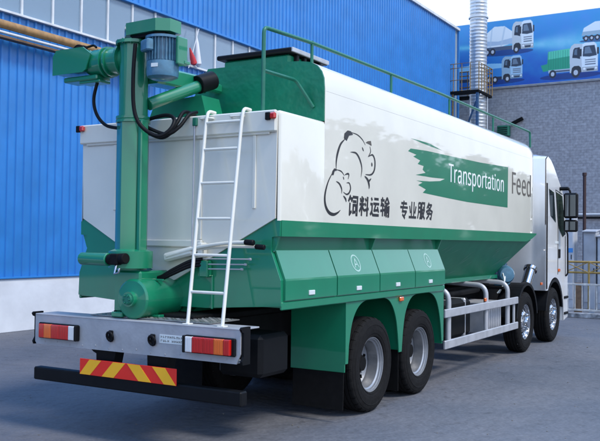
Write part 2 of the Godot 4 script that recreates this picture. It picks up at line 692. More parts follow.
func bwheel(x: float, y: float, r: float) -> void:
	bdisc(x, y, r * 0.85, r, Color(0.16, 0.18, 0.23))
	bdisc(x, y, r * 0.45, r * 0.55, Color(0.75, 0.78, 0.82))

func bcab(x: float, y: float, w: float, h: float, c: Color) -> void:
	# a lorry cab turned three quarters to the right: shaded side, bright front
	var sd := c.darkened(0.12)
	bfill([V(x, y), V(x - w * 0.01, y + h * 0.80), V(x + w * 0.05, y + h * 0.93), V(x + w * 0.16, y + h), V(x + w * 0.50, y + h * 0.97), V(x + w * 0.50, y)], sd)
	bfill([V(x + w * 0.44, y + h * 0.02), V(x + w * 0.42, y + h * 0.50), V(x + w * 0.45, y + h * 0.96), V(x + w * 0.55, y + h), V(x + w * 0.86, y + h), V(x + w * 0.95, y + h * 0.92), V(x + w, y + h * 0.52), V(x + w, y + h * 0.02)], c)
	bfill([V(x + w * 0.09, y + h * 0.52), V(x + w * 0.13, y + h * 0.80), V(x + w * 0.18, y + h * 0.85), V(x + w * 0.36, y + h * 0.86), V(x + w * 0.37, y + h * 0.46), V(x + w * 0.24, y + h * 0.50)], Color(0.13, 0.18, 0.25))
	bfill([V(x + w * 0.15, y + h * 0.62), V(x + w * 0.17, y + h * 0.80), V(x + w * 0.27, y + h * 0.82), V(x + w * 0.26, y + h * 0.60)], Color(0.36, 0.44, 0.52))
	bfill([V(x + w * 0.46, y + h * 0.54), V(x + w * 0.49, y + h * 0.86), V(x + w * 0.56, y + h * 0.89), V(x + w * 0.88, y + h * 0.89), V(x + w * 0.96, y + h * 0.54), V(x + w * 0.70, y + h * 0.51)], Color(0.20, 0.26, 0.34))
	bfill([V(x + w * 0.52, y + h * 0.62), V(x + w * 0.54, y + h * 0.84), V(x + w * 0.70, y + h * 0.86), V(x + w * 0.80, y + h * 0.62)], Color(0.42, 0.50, 0.58))
	for k in 3:
		brect(x + w * 0.54, y + h * (0.24 + 0.075 * k), x + w * 0.92, y + h * (0.275 + 0.075 * k), Color(0.42, 0.46, 0.52))
	bfill([V(x + w * 0.44, y), V(x + w * 0.44, y + h * 0.17), V(x + w, y + h * 0.17), V(x + w, y)], c.darkened(0.22))
	bdisc(x + w * 0.52, y + h * 0.11, w * 0.05, h * 0.035, Color(0.97, 0.98, 1.0))
	bdisc(x + w * 0.93, y + h * 0.11, w * 0.04, h * 0.035, Color(0.97, 0.98, 1.0))
	brect(x + w * 0.60, y + h * 0.04, x + w * 0.86, y + h * 0.10, Color(0.22, 0.26, 0.32))
	brect(x + w * 0.36, y + h * 0.55, x + w * 0.42, y + h * 0.80, Color(0.16, 0.18, 0.22))
	brect(x + w * 0.97, y + h * 0.58, x + w * 1.03, y + h * 0.80, Color(0.16, 0.18, 0.22))
	bfill([V(x + w * 0.05, y), V(x + w * 0.08, y + h * 0.17), V(x + w * 0.16, y + h * 0.23), V(x + w * 0.32, y + h * 0.23), V(x + w * 0.40, y + h * 0.16), V(x + w * 0.42, y)], Color(0.15, 0.17, 0.21))

func build_billboard() -> void:
	var bw := 11.2
	var bh := 3.2
	bimg = Image.create(int(bw * BPX), int(bh * BPX), false, Image.FORMAT_RGB8)
	var n := noise(211, 0.01, 4)
	for y in bimg.get_height():
		for x in bimg.get_width():
			var fx := BX0 + x / BPX
			var fy := BY1 - y / BPX
			var t: float = clamp((fy - 9.5) / 3.2, 0.0, 1.0)
			var c := Color(0.03, 0.30, 0.68).lerp(Color(0.30, 0.62, 0.88), t)
			# printed light streak sweeping to the right
			var dd: float = abs(fy - (11.35 - (fx + 5.5) * 0.06)) / (0.12 + 0.16 * max(0.0, fx + 6.0))
			c = c.lerp(Color(0.62, 0.90, 0.94), 0.75 * exp(-dd * dd))
			c = c.lerp(Color(0.10, 0.62, 0.80), 0.3 * (0.5 + n.get_noise_2d(x, y)))
			bimg.set_pixel(x, y, c)
	var wht := Color(0.90, 0.93, 0.95)
	for e in [[-6.7, 11.1, 1.3, 0.14], [-7.2, 9.72, 1.4, 0.13], [-3.7, 9.70, 1.4, 0.15], [-1.8, 11.24, 1.5, 0.1]]:
		bdisc(e[0], e[1], e[2], e[3], Color(0.01, 0.10, 0.34, 0.55))
	# concrete mixer
	bfill([V(-7.9, 11.45), V(-7.85, 12.0), V(-7.3, 12.42), V(-6.8, 12.40), V(-6.35, 12.05), V(-6.35, 11.55), V(-7.0, 11.4)], wht)
	bfill([V(-7.8, 11.5), V(-6.35, 11.5), V(-6.35, 11.8), V(-7.1, 11.68), V(-7.8, 11.75)], Color(0.70, 0.78, 0.86))
	brect(-7.9, 11.24, -5.9, 11.42, Color(0.30, 0.36, 0.46))
	bcab(-6.42, 11.2, 1.02, 1.35, wht)
	for x in [-7.65, -7.38, -6.22]:
		bwheel(x, 11.2, 0.17)
	# bulk tanker
	bfill([V(-9.2, 9.95), V(-9.2, 10.6), V(-8.0, 10.68), V(-6.92, 10.6), V(-6.92, 9.95)], Color(0.20, 0.52, 0.80))
	bfill([V(-9.2, 10.35), V(-9.2, 10.6), V(-8.0, 10.68), V(-6.92, 10.6), V(-6.92, 10.38)], Color(0.55, 0.78, 0.92))
	brect(-9.2, 9.82, -6.3, 9.97, Color(0.14, 0.20, 0.32))
	bcab(-6.92, 9.82, 1.0, 1.1, Color(0.66, 0.80, 0.90))
	for x in [-7.55, -7.25, -6.65]:
		bwheel(x, 9.83, 0.17)
	# refuse lorry with a green body
	bfill([V(-4.95, 10.0), V(-5.05, 10.3), V(-4.75, 10.35), V(-4.72, 10.92), V(-3.72, 10.98), V(-3.72, 10.05)], Color(0.12, 0.62, 0.48))
	bfill([V(-4.72, 10.55), V(-4.72, 10.92), V(-3.72, 10.98), V(-3.72, 10.62)], Color(0.35, 0.80, 0.66))
	brect(-4.7, 9.9, -3.0, 10.05, Color(0.70, 0.76, 0.80))
	brect(-4.6, 9.93, -3.4, 9.99, Color(0.25, 0.30, 0.38))
	bcab(-3.72, 9.82, 1.25, 1.35, wht)
	bwheel(-4.5, 9.85, 0.19)
	bwheel(-3.45, 9.83, 0.23)
	# tanker semi-trailer that runs on out of view
	bfill([V(-3.2, 11.5), V(-3.1, 11.85), V(-2.6, 12.1), V(-0.6, 12.1), V(-0.5, 11.55)], wht)
	bfill([V(-3.2, 11.5), V(-0.5, 11.5), V(-0.5, 11.68), V(-3.15, 11.68)], Color(0.62, 0.72, 0.78))
	brect(-3.15, 11.34, -0.5, 11.46, Color(0.25, 0.30, 0.38))
	for x in [-3.0, -2.75, -2.5]:
		bwheel(x, 11.36, 0.13)
	bcab(-0.55, 11.3, 0.9, 1.05, wht)
	for k in 9:
		# faint ribs printed along the mixer drum and the refuse body
		brect(-4.70 + k * 0.11, 10.08, -4.685 + k * 0.11, 10.92, Color(0.05, 0.42, 0.34, 0.5))
	bfill([V(-7.55, 11.42), V(-7.45, 12.3), V(-7.38, 12.35), V(-7.46, 11.42)], Color(0.75, 0.82, 0.88, 0.7))
	bfill([V(-7.0, 11.42), V(-6.82, 12.38), V(-6.74, 12.36), V(-6.92, 11.42)], Color(0.75, 0.82, 0.88, 0.7))
	brect(-7.85, 11.28, -7.78, 11.9, Color(0.5, 0.56, 0.62))
	bimg.resize(int(bw * 34), int(bh * 34), Image.INTERPOLATE_LANCZOS)
	bimg.resize(int(bw * BPX), int(bh * BPX), Image.INTERPOLATE_CUBIC)
	var b := thing("billboard", "wide blue printed billboard with lorries above the grey brick wall", "billboard", Vector3(BX0 + bw * 0.5, 9.47, EZ + 0.1))
	var m := StandardMaterial3D.new()
	m.albedo_texture = ImageTexture.create_from_image(bimg)
	m.roughness = 0.45
	var pl := QuadMesh.new()
	pl.size = Vector2(bw, bh)
	put("printed_sheet", pl, m, b).position = Vector3(0, bh * 0.5, 0.084)
	var st := begin()
	box(st, Vector3(0, bh * 0.5, 0.02), Vector3(bw + 0.06, bh + 0.06, 0.12), 0.01)
	obj("backing_panel", st, M.trim_white, b)
	for x in [-4.6, -1.6, 1.4, 4.4]:
		st = begin()
		box(st, Vector3(x, 0.9, -0.35), Vector3(0.08, 2.0, 0.5), 0.01)
		obj("support_post", st, M.chassis, b)

func build_chimney() -> void:
	var c := thing("steel_chimney", "tall ribbed silver steel chimney beside the end of the blue hall", "chimney", Vector3(-7.48, 0, -29.0))
	var prof := [V(0.40, 0.0)]
	var y := 0.0
	while y < 15.6:
		prof.append_array([V(0.395, y + 0.02), V(0.395, y + 0.10), V(0.412, y + 0.125), V(0.412, y + 0.135), V(0.395, y + 0.16)])
		y += 0.16
	var st := begin()
	lathe(st, prof, Vector3.ZERO, Vector3.UP, 28, 80.0)
	obj("ribbed_shaft", st, M.steel, c)
	for h in [3.0, 6.4, 12.4]:
		st = begin()
		lathe(st, [V(0.40, 0), V(0.46, 0), V(0.46, 0.06), V(0.40, 0.06)], Vector3(0, h, 0), Vector3.UP, 28)
		obj("flange", st, M.steel, c)
	for a in 3:
		st = begin()
		tube(st, [Vector3(0.45 * cos(a * 2.1), 0.0, 0.45 * sin(a * 2.1)), Vector3(0.45 * cos(a * 2.1), 8.8, 0.45 * sin(a * 2.1))], 0.03, 6)
		obj("stay", st, M.steel, c)

func build_platform() -> void:
	var c := thing("service_platform", "rusty yellow caged service platform round the steel chimney", "platform", Vector3(-7.95, 8.75, -28.5))
	var st := begin()
	var hx := 1.0
	var hz := 0.95
	# floor ring round the shaft
	for s in [-1, 1]:
		box(st, Vector3(0, 0, s * 0.72), Vector3(2.0, 0.12, 0.46), 0.01)
		box(st, Vector3(s * 0.96, 0, 0), Vector3(0.1, 0.12, 0.98), 0.01)
	obj("floor", st, M.chassis, c)
	for lv in [0.55, 1.1, 1.3]:
		st = begin()
		tube(st, [Vector3(-hx, lv, -hz), Vector3(hx, lv, -hz), Vector3(hx, lv, hz), Vector3(-hx, lv, hz), Vector3(-hx, lv, -hz)], 0.026, 8)
		obj("guard_rail", st, M.rust_yellow, c)
	for i in 6:
		var t := -1.0 + 2.0 * i / 5.0
		for s in [-1, 1]:
			st = begin()
			tube(st, [Vector3(t * hx, 0.05, s * hz), Vector3(t * hx, 1.3, s * hz)], 0.022, 8)
			obj("guard_post", st, M.rust_yellow, c)
			if i > 0 and i < 5:
				st = begin()
				tube(st, [Vector3(s * hx, 0.05, t * hz), Vector3(s * hx, 1.3, t * hz)], 0.022, 8)
				obj("guard_post", st, M.rust_yellow, c)
	for s in [-1, 1]:
		st = begin()
		tube(st, [Vector3(s * 0.9, -0.06, 0.6), Vector3(s * 0.2 - 0.2, -2.0, 0.2)], 0.045, 8)
		obj("strut", st, M.steel_blue, c)
	st = begin()
	box(st, Vector3(-0.65, -0.9, 0.85), Vector3(0.06, 2.0, 0.06), 0.005)
	box(st, Vector3(-0.25, -0.9, 0.85), Vector3(0.06, 2.0, 0.06), 0.005)
	obj("ladder_stile", st, M.rust_yellow, c)
	for k in 7:
		st = begin()
		tube(st, [Vector3(-0.65, -1.7 + k * 0.27, 0.85), Vector3(-0.25, -1.7 + k * 0.27, 0.85)], 0.016, 6)
		obj("ladder_rung", st, M.rust_yellow, c)
	# columns down to the ground
	for s in [-1, 1]:
		st = begin()
		box(st, Vector3(s * 0.9, -4.4, 0.85), Vector3(0.12, 8.7, 0.12), 0.01)
		obj("column", st, M.steel_blue, c)

# ------------------------------------------------------------------ the truck
func build_truck() -> void:
	truck = thing("feed_truck", "white and green bulk feed tank truck with rear auger, parked in the yard", "truck")
	build_tank()
	build_markings()
	build_boxes()
	build_rear_end()
	build_auger()
	build_ladder_rails()
	build_running_gear()
	build_side_guard()
	build_cab()

func tank_section(z: float) -> Array:
	var right := [V(1.25, 2.08), V(1.25, 3.1), V(1.25, 3.1), V(1.25, 3.42), V(1.242, 3.53), V(1.215, 3.60), V(1.165, 3.66), V(1.09, 3.70), V(0.96, 3.722), V(0.6, 3.74), V(0.0, 3.75)]
	var out := right.duplicate()
	var s: float = clamp((1.21 - z) / 2.7, 0.0, 1.0)
	var xt: float = lerp(0.2, 1.25, s)
	var xb: float = lerp(0.62, 1.25, s)
	for i in range(right.size() - 2, -1, -1):
		var p: Vector2 = right[i]
		var k := 1.25
		if i >= 2:
			k = lerp(xb, xt, clamp((p.y - 3.1) / 0.6, 0.0, 1.0))
		out.append(V(-p.x / 1.25 * k, p.y))
	return out

func loft(st: SurfaceTool, rings: Array, center_y: float, grp: int) -> void:
	for i in range(rings.size() - 1):
		var A: Array = rings[i]
		var B: Array = rings[i + 1]
		for k in range(A.size() - 1):
			st.set_smooth_group(grp)
			var m: Vector3 = (A[k] + A[k + 1] + B[k]) / 3.0
			var hint := Vector3(m.x * 0.5, (m.y - center_y), 0.0)
			if abs(A[k].y - 3.1) < 0.01 and abs(A[k + 1].y - 3.1) < 0.01:
				hint = Vector3.UP
				st.set_smooth_group(-1)
			quad(st, A[k], A[k + 1], B[k + 1], B[k], hint)
	st.set_smooth_group(-1)

func build_tank() -> void:
	var st := begin()
	var rings := []
	for z in [1.21, 0.7, 0.2, -0.3, -0.9, -1.49, -3.0, -4.6, -6.2]:
		var r := []
		for p in tank_section(z):
			r.append(Vector3(p.x, p.y, z))
		rings.append(r)
	# rounded front head
	var base := tank_section(-6.2)
	for k in range(1, 11):
		var a := PI * 0.5 * k / 10.0
		var s: float = pow(max(cos(a), 0.0), 0.7)
		var r := []
		for p in base:
			var yy: float = 2.75 + (p.y - 2.75) * (0.28 + 0.72 * s)
			r.append(Vector3(p.x * (0.35 + 0.65 * s), yy, -6.2 - 1.08 * sin(a)))
		rings.append(r)
	loft(st, rings, 2.7, 1)
	# close the head
	var last: Array = rings[-1]
	for k in range(last.size() - 1):
		tri(st, Vector3(0, 2.7, -7.285), last[k], last[k + 1], Vector3(0, 0, -1))
	# lower rear body with the deck
	var lowr := []
	for e in [[1.21, 1.25, 0.0], [2.0, 1.25, 0.0], [2.022, 1.243, 0.006], [2.03, 1.225, 0.02]]:
		var x: float = e[1]
		lowr.append([Vector3(x, 2.08, e[0]), Vector3(x, 3.06 - e[2], e[0]), Vector3(x - 0.008, 3.085 - e[2], e[0]), Vector3(x - 0.03, 3.093 - e[2], e[0]), Vector3(-x + 0.03, 3.093 - e[2], e[0]), Vector3(-x + 0.008, 3.085 - e[2], e[0]), Vector3(-x, 3.06 - e[2], e[0]), Vector3(-x, 2.08, e[0])])
	for i in range(lowr.size() - 1):
		for k in 7:
			st.set_smooth_group(5 if k != 3 else -1)
			var m: Vector3 = lowr[i][k] + lowr[i][k + 1]
			quad(st, lowr[i][k], lowr[i][k + 1], lowr[i + 1][k + 1], lowr[i + 1][k], Vector3(m.x, 0.6 if k > 0 and k < 6 else 0.0, 0.0))
	st.set_smooth_group(-1)
	var tank := obj("tank", st, M.white, truck)
	# rear wall, coming to a V between the green skirts
	st = begin()
	slab(st, [V(-1.2, 2.11), V(-1.222, 3.07), V(1.222, 3.07), V(1.21, 2.10), V(0.05, 1.50), V(-0.05, 1.50)], Vector3(0, 0, 2.022), Vector3.RIGHT, Vector3.UP, Vector3(0, 0, 0.022))
	obj("rear_wall", st, M.white, tank)
	st = begin()
	box(st, Vector3(0, 2.99, 2.066), Vector3(2.46, 0.20, 0.045), 0.012)
	obj("rear_rim", st, M.white, tank)
	st = begin()
	box(st, Vector3(0.02, 1.86, 2.06), Vector3(0.75, 0.07, 0.035), 0.01)
	box(st, Vector3(0.0, 2.885, 2.055), Vector3(2.3, 0.03, 0.03), 0.008)
	for x in [-0.75, 0.36, 0.98]:
		box(st, Vector3(x, 2.53 if x != 0.36 else 2.38, 2.05), Vector3(0.035, 0.68 if x != 0.36 else 0.96, 0.018), 0.005)
	obj("rear_stiffeners", st, M.white, tank)
	# upper rear end, green
	st = begin()
	var pl := [V(1.248, 3.095)]
	pl.append_array([V(1.248, 3.42), V(1.24, 3.53), V(1.212, 3.60), V(1.162, 3.66), V(1.09, 3.70), V(0.96, 3.722), V(0.6, 3.745), V(-0.2, 3.752), V(-0.62, 3.095)])
	slab(st, pl, Vector3(0, 0, 1.205), Vector3.RIGHT, Vector3.UP, Vector3(0, 0, 0.02))
	obj("rear_head_panel", st, M.green_rear, tank)
	st = begin()
	tube(st, [Vector3(1.2495, 3.40, 1.2), Vector3(1.2495, 3.40, -6.2)], 0.0018, 6)
	obj("weld_seam", st, M.white, tank)
	# roof hatch
	var h := sub("roof_hatch", truck, Vector3(0.2, 3.74, 0.55))
	st = begin()
	box(st, Vector3(0, 0.07, 0), Vector3(0.86, 0.18, 0.7), 0.02)
	obj("hatch_box", st, M.green_rear, h)
	st = begin()
	box(st, Vector3(0.0, 0.19, 0), Vector3(0.98, 0.05, 0.82), 0.012)
	obj("hatch_lid", st, M.black, h)
	for k in 4:
		st = begin()
		box(st, Vector3(0.45, 0.12, -0.25 + k * 0.16), Vector3(0.05, 0.09, 0.05), 0.008)
		obj("hatch_clamp", st, M.black, h)
	st = begin()
	box(st, Vector3(0.497, 0.192, 0.0), Vector3(0.02, 0.045, 0.8), 0.004)
	obj("lid_edge", st, M.silver, h)
	for z in [-1.8, -4.4]:
		st = begin()
		lathe(st, [V(0.32, 0), V(0.32, 0.08), V(0.30, 0.1), V(0, 0.12)], Vector3(0.2, 3.735, z), Vector3.UP, 24)
		obj("filling_lid", st, M.white, truck)
	# green band under the tank, both sides
	for s in [-1, 1]:
		st = begin()
		slab(st, [V(2.0, 2.084), V(2.0, 1.936), V(-6.0, 1.936), V(-6.35, 1.99), V(-6.62, 2.06), V(-6.64, 2.084)], Vector3(s * 1.207, 0, 0), Vector3(0, 0, 1), Vector3.UP, Vector3(s * 0.05, 0, 0))
		obj("lower_band", st, M.green, truck)
	# front hopper
	st = begin()
	var top := [Vector3(1.22, 1.94, -2.0), Vector3(1.22, 1.97, -6.42), Vector3(-1.22, 1.97, -6.42), Vector3(-1.22, 1.94, -2.0)]
	var bot := [Vector3(0.82, 1.36, -2.0), Vector3(0.82, 1.36, -5.55), Vector3(-0.82, 1.36, -5.55), Vector3(-0.82, 1.36, -2.0)]
	var cc := Vector3(0, 1.8, -4.2)
	for i in 4:
		var j := (i + 1) % 4
		quad(st, top[i], top[j], bot[j], bot[i], (top[i] + bot[j]) * 0.5 - cc)
	quad(st, bot[0], bot[1], bot[2], bot[3], Vector3.DOWN)
	obj("hopper", st, M.green_hopper, truck)
	st = begin()
	box(st, Vector3(0, 2.03, -6.46), Vector3(2.38, 0.12, 0.03), 0.005)
	obj("hopper_front_plate", st, M.green, truck)
	# lip and trough below the hopper
	for s in [-1.0, 1.0]:
		st = begin()
		box(st, Vector3(s * 0.84, 1.33, -3.8), Vector3(0.06, 0.07, 3.6), 0.01)
		obj("hopper_lip", st, M.green, truck)
	# pale scuffs on the right hopper face
	st = begin()
	var sr := RandomNumberGenerator.new()
	sr.seed = 12
	var hu := Vector3(0, 0, -1)
	var hv := (Vector3(1.22, 1.94, 0) - Vector3(0.82, 1.36, 0)).normalized()
	var hn := Vector3(hv.y, -hv.x, 0)
	for k in 22:
		var o := Vector3(0.82, 1.36, -2.3) + hu * sr.randf_range(0.0, 3.4) + hv * sr.randf_range(0.08, 0.62) + hn * (0.001 + k * 0.0002)
		var d := (hu * sr.randf_range(0.6, 1.4) + hv * sr.randf_range(0.2, 1.0)).normalized()
		var w := d.cross(hn) * sr.randf_range(0.003, 0.009)
		var l := sr.randf_range(0.05, 0.22)
		quad(st, o - d * l, o + w, o + d * l, o - w * 0.6, hn)
	var sc := obj("scuff_marks", st, M.scuff, truck)
	sc.set_meta("kind", "stuff")
	st = begin()
	cyl(st, Vector3(0, 1.26, -5.6), Vector3(0, 1.26, 1.95), 0.15, 18)
	obj("auger_trough", st, M.green_hopper, truck)
	# bottom of the rear body
	st = begin()
	quad(st, Vector3(-1.2, 1.935, 2.0), Vector3(1.2, 1.935, 2.0), Vector3(1.2, 1.935, -2.0), Vector3(-1.2, 1.935, -2.0), Vector3.DOWN)
	for s in [-1, 1]:
		quad(st, Vector3(s * 1.0, 1.93, 2.0), Vector3(s * 0.25, 1.2, 2.0), Vector3(s * 0.25, 1.2, -2.0), Vector3(s * 1.0, 1.93, -2.0), Vector3(s, -1, 0))
	obj("rear_hopper", st, M.green_hopper, truck)

# painted pieces on the right flank: (z, y) on the plane x = 1.25
func flank(st: SurfaceTool, poly: Array, lift: float) -> void:
	slab(st, poly, Vector3(1.2495, 0, 0), Vector3(0, 0, 1), Vector3.UP, Vector3(0.0005 + lift, 0, 0))

func ribbon(st: SurfaceTool, pts: Array, w0: float, w1: float, lift: float) -> void:
	var s := spline(pts, 6)
	var l := []
	var r := []
	for i in s.size():
		var d: Vector2 = (s[min(i + 1, s.size() - 1)] - s[max(i - 1, 0)]).normalized()
		var t := float(i) / (s.size() - 1)
		var w: float = max(lerp(w0, w1, sin(PI * t)), 0.002) * 0.5
		var n := Vector2(-d.y, d.x) * w
		l.append(s[i] + n)
		r.append(s[i] - n)
	for i in range(s.size() - 1):
		var q := [l[i], l[i + 1], r[i + 1], r[i]]
		var P := []
		for p in q:
			P.append(Vector3(1.25 + lift, p.y, p.x))
		quad(st, P[0], P[1], P[2], P[3], Vector3.RIGHT)

func glyph(strokes: Array, z0: float, y0: float, w: float, h: float, tw: float, called: String, parent: Node) -> void:
	var st := begin()
	for i in strokes.size():
		var pl := PackedVector2Array()
		for p in strokes[i]:
			pl.append(V(p[0] * 0.01 * w + (1.0 - p[1] * 0.01) * 0.02, (1.0 - p[1] * 0.01) * h))
		for poly in Geometry2D.offset_polyline(pl, tw * 0.5, Geometry2D.JOIN_MITER, Geometry2D.END_BUTT):
			var q := []
			for p in poly:
				q.append(V(z0 - p.x, y0 + p.y))
			flank(st, q, 0.0016 + i * 0.0003)
	obj(called, st, M.ink, parent)

func text_mesh(words: String, bold: bool, size: float) -> TextMesh:
	var f := SystemFont.new()
	f.font_names = PackedStringArray(["Droid Sans"])
	f.font_weight = 700 if bold else 400
	var t := TextMesh.new()
	t.text = words
	t.font = f
	t.font_size = 64
	t.pixel_size = size / 64.0
	t.depth = 0.003
	t.curve_step = 1.0
	t.horizontal_alignment = HORIZONTAL_ALIGNMENT_LEFT
	t.vertical_alignment = VERTICAL_ALIGNMENT_BOTTOM
	return t

func build_markings() -> void:
	var g := sub("flank_marking", truck)
	var st := begin()
	flank(st, [V(-0.94, 3.04), V(-1.45, 3.062), V(-2.3, 3.074), V(-3.52, 3.095), V(-4.92, 3.14), V(-4.91, 2.81), V(-4.9, 2.48), V(-3.91, 2.48), V(-2.96, 2.482), V(-2.12, 2.50), V(-1.55, 2.515), V(-1.33, 2.522), V(-1.43, 2.57), V(-1.18, 2.61), V(-1.32, 2.65), V(-1.13, 2.662), V(-1.55, 2.68), V(-1.92, 2.71), V(-2.09, 2.75), V(-1.64, 2.735), V(-1.1, 2.73), V(-1.42, 2.78), V(-1.32, 2.81), V(-1.35, 2.86), V(-1.16, 2.87), V(-1.24, 2.92), V(-1.02, 2.95), V(-1.12, 2.98), V(-0.86, 3.0)], 0.001)
	obj("brush_stroke_patch", st, M.green_print, g)
	st = begin()
	flank(st, [V(-0.95, 3.165), V(-1.19, 3.168), V(-1.54, 3.165), V(-1.98, 3.12), V(-1.63, 3.13), V(-1.27, 3.145)], 0.001)
	obj("brush_streak", st, M.green_print, g)
	var t := text_mesh("Transportation", false, 0.345)
	var o := put("lettering", t, M.ink_white, g)
	o.rotation.y = PI * 0.5
	var bb := t.get_aabb()
	o.scale = Vector3(2.46 / bb.size.x, 1.0, 1.0)
	o.position = Vector3(1.2535, 2.715 - (bb.position.y + bb.size.y * 0.22), -2.22 + bb.position.x * o.scale.x)
	t = text_mesh("Feed", false, 0.50)
	o = put("lettering", t, M.ink_grey, g)
	o.rotation.y = PI * 0.5
	bb = t.get_aabb()
	o.scale = Vector3(1.13 / bb.size.x, 1.0, 1.0)
	o.position = Vector3(1.2525, 2.72 - bb.position.y, -5.14 + bb.position.x * o.scale.x)
	var G := [
		[[[24, 2], [6, 32]], [[18, 17], [42, 17], [35, 32]], [[21, 37], [21, 92], [40, 76]], [[46, 9], [93, 9], [93, 92], [80, 92]], [[48, 30], [82, 30]], [[54, 47], [80, 47], [80, 76]], [[54, 42], [54, 82], [80, 78]]],
		[[[9, 12], [17, 32]], [[44, 10], [36, 32]], [[3, 42], [50, 42]], [[27, 3], [27, 98]], [[25, 48], [4, 78]], [[29, 48], [50, 72]], [[60, 12], [71, 25]], [[56, 35], [67, 48]], [[52, 71], [98, 61]], [[83, 3], [83, 98]]],
		[[[42, 12], [90, 12]], [[34, 36], [98, 36]], [[62, 38], [46, 70], [88, 66]], [[80, 50], [95, 78]], [[10, 8], [21, 21]], [[3, 39], [22, 39], [22, 72], [5, 92]], [[18, 78], [34, 92], [98, 92]]],
		[[[3, 17], [45, 17]], [[23, 2], [9, 42], [45, 42]], [[27, 30], [27, 98]], [[2, 71], [47, 65]], [[73, 2], [48, 33]], [[73, 2], [99, 33]], [[60, 33], [87, 33]], [[52, 45], [52, 96]], [[52, 45], [71, 45], [71, 94], [63, 94]], [[52, 61], [71, 61]], [[52, 77], [71, 77]], [[81, 46], [81, 80]], [[95, 42], [95, 95], [84, 95]]],
		[[[16, 16], [86, 16]], [[5, 38], [97, 38]], [[49, 2], [34, 60], [82, 60], [58, 86]], [[34, 76], [67, 98]]],
		[[[35, 4], [35, 86]], [[65, 4], [65, 86]], [[9, 28], [22, 68]], [[91, 28], [78, 68]], [[3, 90], [97, 90]]],
		[[[13, 8], [13, 70], [4, 97]], [[13, 9], [41, 9], [41, 94], [30, 94]], [[13, 34], [41, 34]], [[13, 58], [41, 58]], [[54, 7], [92, 7], [90, 33], [74, 33]], [[55, 7], [55, 98]], [[57, 46], [92, 46], [80, 72], [57, 97]], [[62, 52], [77, 79], [99, 97]]],
		[[[42, 2], [14, 37]], [[36, 15], [78, 15], [50, 43], [5, 57]], [[28, 22], [58, 44], [97, 55]], [[16, 66], [84, 66], [76, 96], [58, 92]], [[49, 51], [41, 79], [13, 98]]],
	]
	for i in 4:
		glyph(G[i], 0.71 - i * 0.265, 2.165 + i * 0.006, 0.235, 0.225, 0.030, "character", g)
		glyph(G[i + 4], -0.62 - i * 0.268, 2.178 + i * 0.004, 0.238, 0.22, 0.030, "character", g)
	# two pigs in brush line
	var e := sub("pig_emblem", truck)
	var big := [
		[[V(0.78, 2.96), V(0.87, 2.90), V(0.93, 2.81), V(0.96, 2.72), V(0.962, 2.63)], 0.008, 0.032],
		[[V(0.65, 2.84), V(0.52, 2.84), V(0.43, 2.78), V(0.38, 2.69), V(0.40, 2.59)], 0.004, 0.026],
		[[V(0.64, 3.05), V(0.49, 3.04), V(0.37, 3.0), V(0.30, 2.95)], 0.004, 0.012],
		[[V(0.19, 2.95), V(0.17, 2.89), V(0.23, 2.83)], 0.004, 0.014],
		[[V(0.23, 2.83), V(0.12, 2.86), V(0.06, 2.80), V(0.07, 2.70), V(0.15, 2.64), V(0.29, 2.63)], 0.006, 0.026],
		[[V(0.14, 2.775), V(0.13, 2.73)], 0.006, 0.026],
		[[V(0.38, 2.92), V(0.34, 2.88)], 0.004, 0.016],
		[[V(0.31, 2.61), V(0.235, 2.575), V(0.20, 2.52), V(0.20, 2.48)], 0.01, 0.03],
		[[V(0.15, 2.595), V(0.20, 2.565), V(0.215, 2.53)], 0.006, 0.022]]
	var small := [
		[[V(1.03, 2.60), V(1.13, 2.49), V(1.19, 2.36), V(1.18, 2.26), V(1.11, 2.19), V(1.01, 2.17), V(0.92, 2.19), V(0.86, 2.22)], 0.006, 0.034],
		[[V(0.95, 2.63), V(0.85, 2.62), V(0.78, 2.58)], 0.004, 0.012],
		[[V(0.77, 2.59), V(0.72, 2.605), V(0.68, 2.60), V(0.70, 2.55)], 0.006, 0.018],
		[[V(0.73, 2.51), V(0.67, 2.51), V(0.64, 2.46), V(0.67, 2.41), V(0.73, 2.39), V(0.80, 2.41)], 0.005, 0.02],
		[[V(0.96, 2.51), V(0.89, 2.49), V(0.84, 2.44), V(0.84, 2.39)], 0.004, 0.02],
		[[V(0.80, 2.37), V(0.75, 2.34), V(0.735, 2.31)], 0.008, 0.022],
		[[V(0.81, 2.57), V(0.79, 2.54)], 0.004, 0.014]]
	for set_ in [[big, "large_pig", [V(0.80, 2.97), V(0.79, 3.02), V(0.72, 3.06), V(0.65, 3.06), V(0.60, 3.03), V(0.69, 3.01), V(0.74, 2.95)]], [small, "small_pig", [V(1.06, 2.57), V(1.04, 2.61), V(1.0, 2.64), V(0.93, 2.63), V(1.0, 2.61), V(1.02, 2.57)]]]:
		var i := 0
		for k in set_[0]:
			st = begin()
			ribbon(st, k[0], k[1], k[2] * 1.15, 0.0012 + i * 0.0003)
			obj(set_[1] + "_stroke", st, M.ink, e)
			i += 1
		st = begin()
		flank(st, set_[2], 0.0045)
		obj(set_[1] + "_ear", st, M.ink, e)
		if set_[1] == "large_pig":
			st = begin()
			flank(st, [V(0.29, 2.98), V(0.24, 3.0), V(0.17, 3.01), V(0.15, 2.96), V(0.20, 2.97)], 0.0045)
			obj("large_pig_ear", st, M.ink_grey, e)

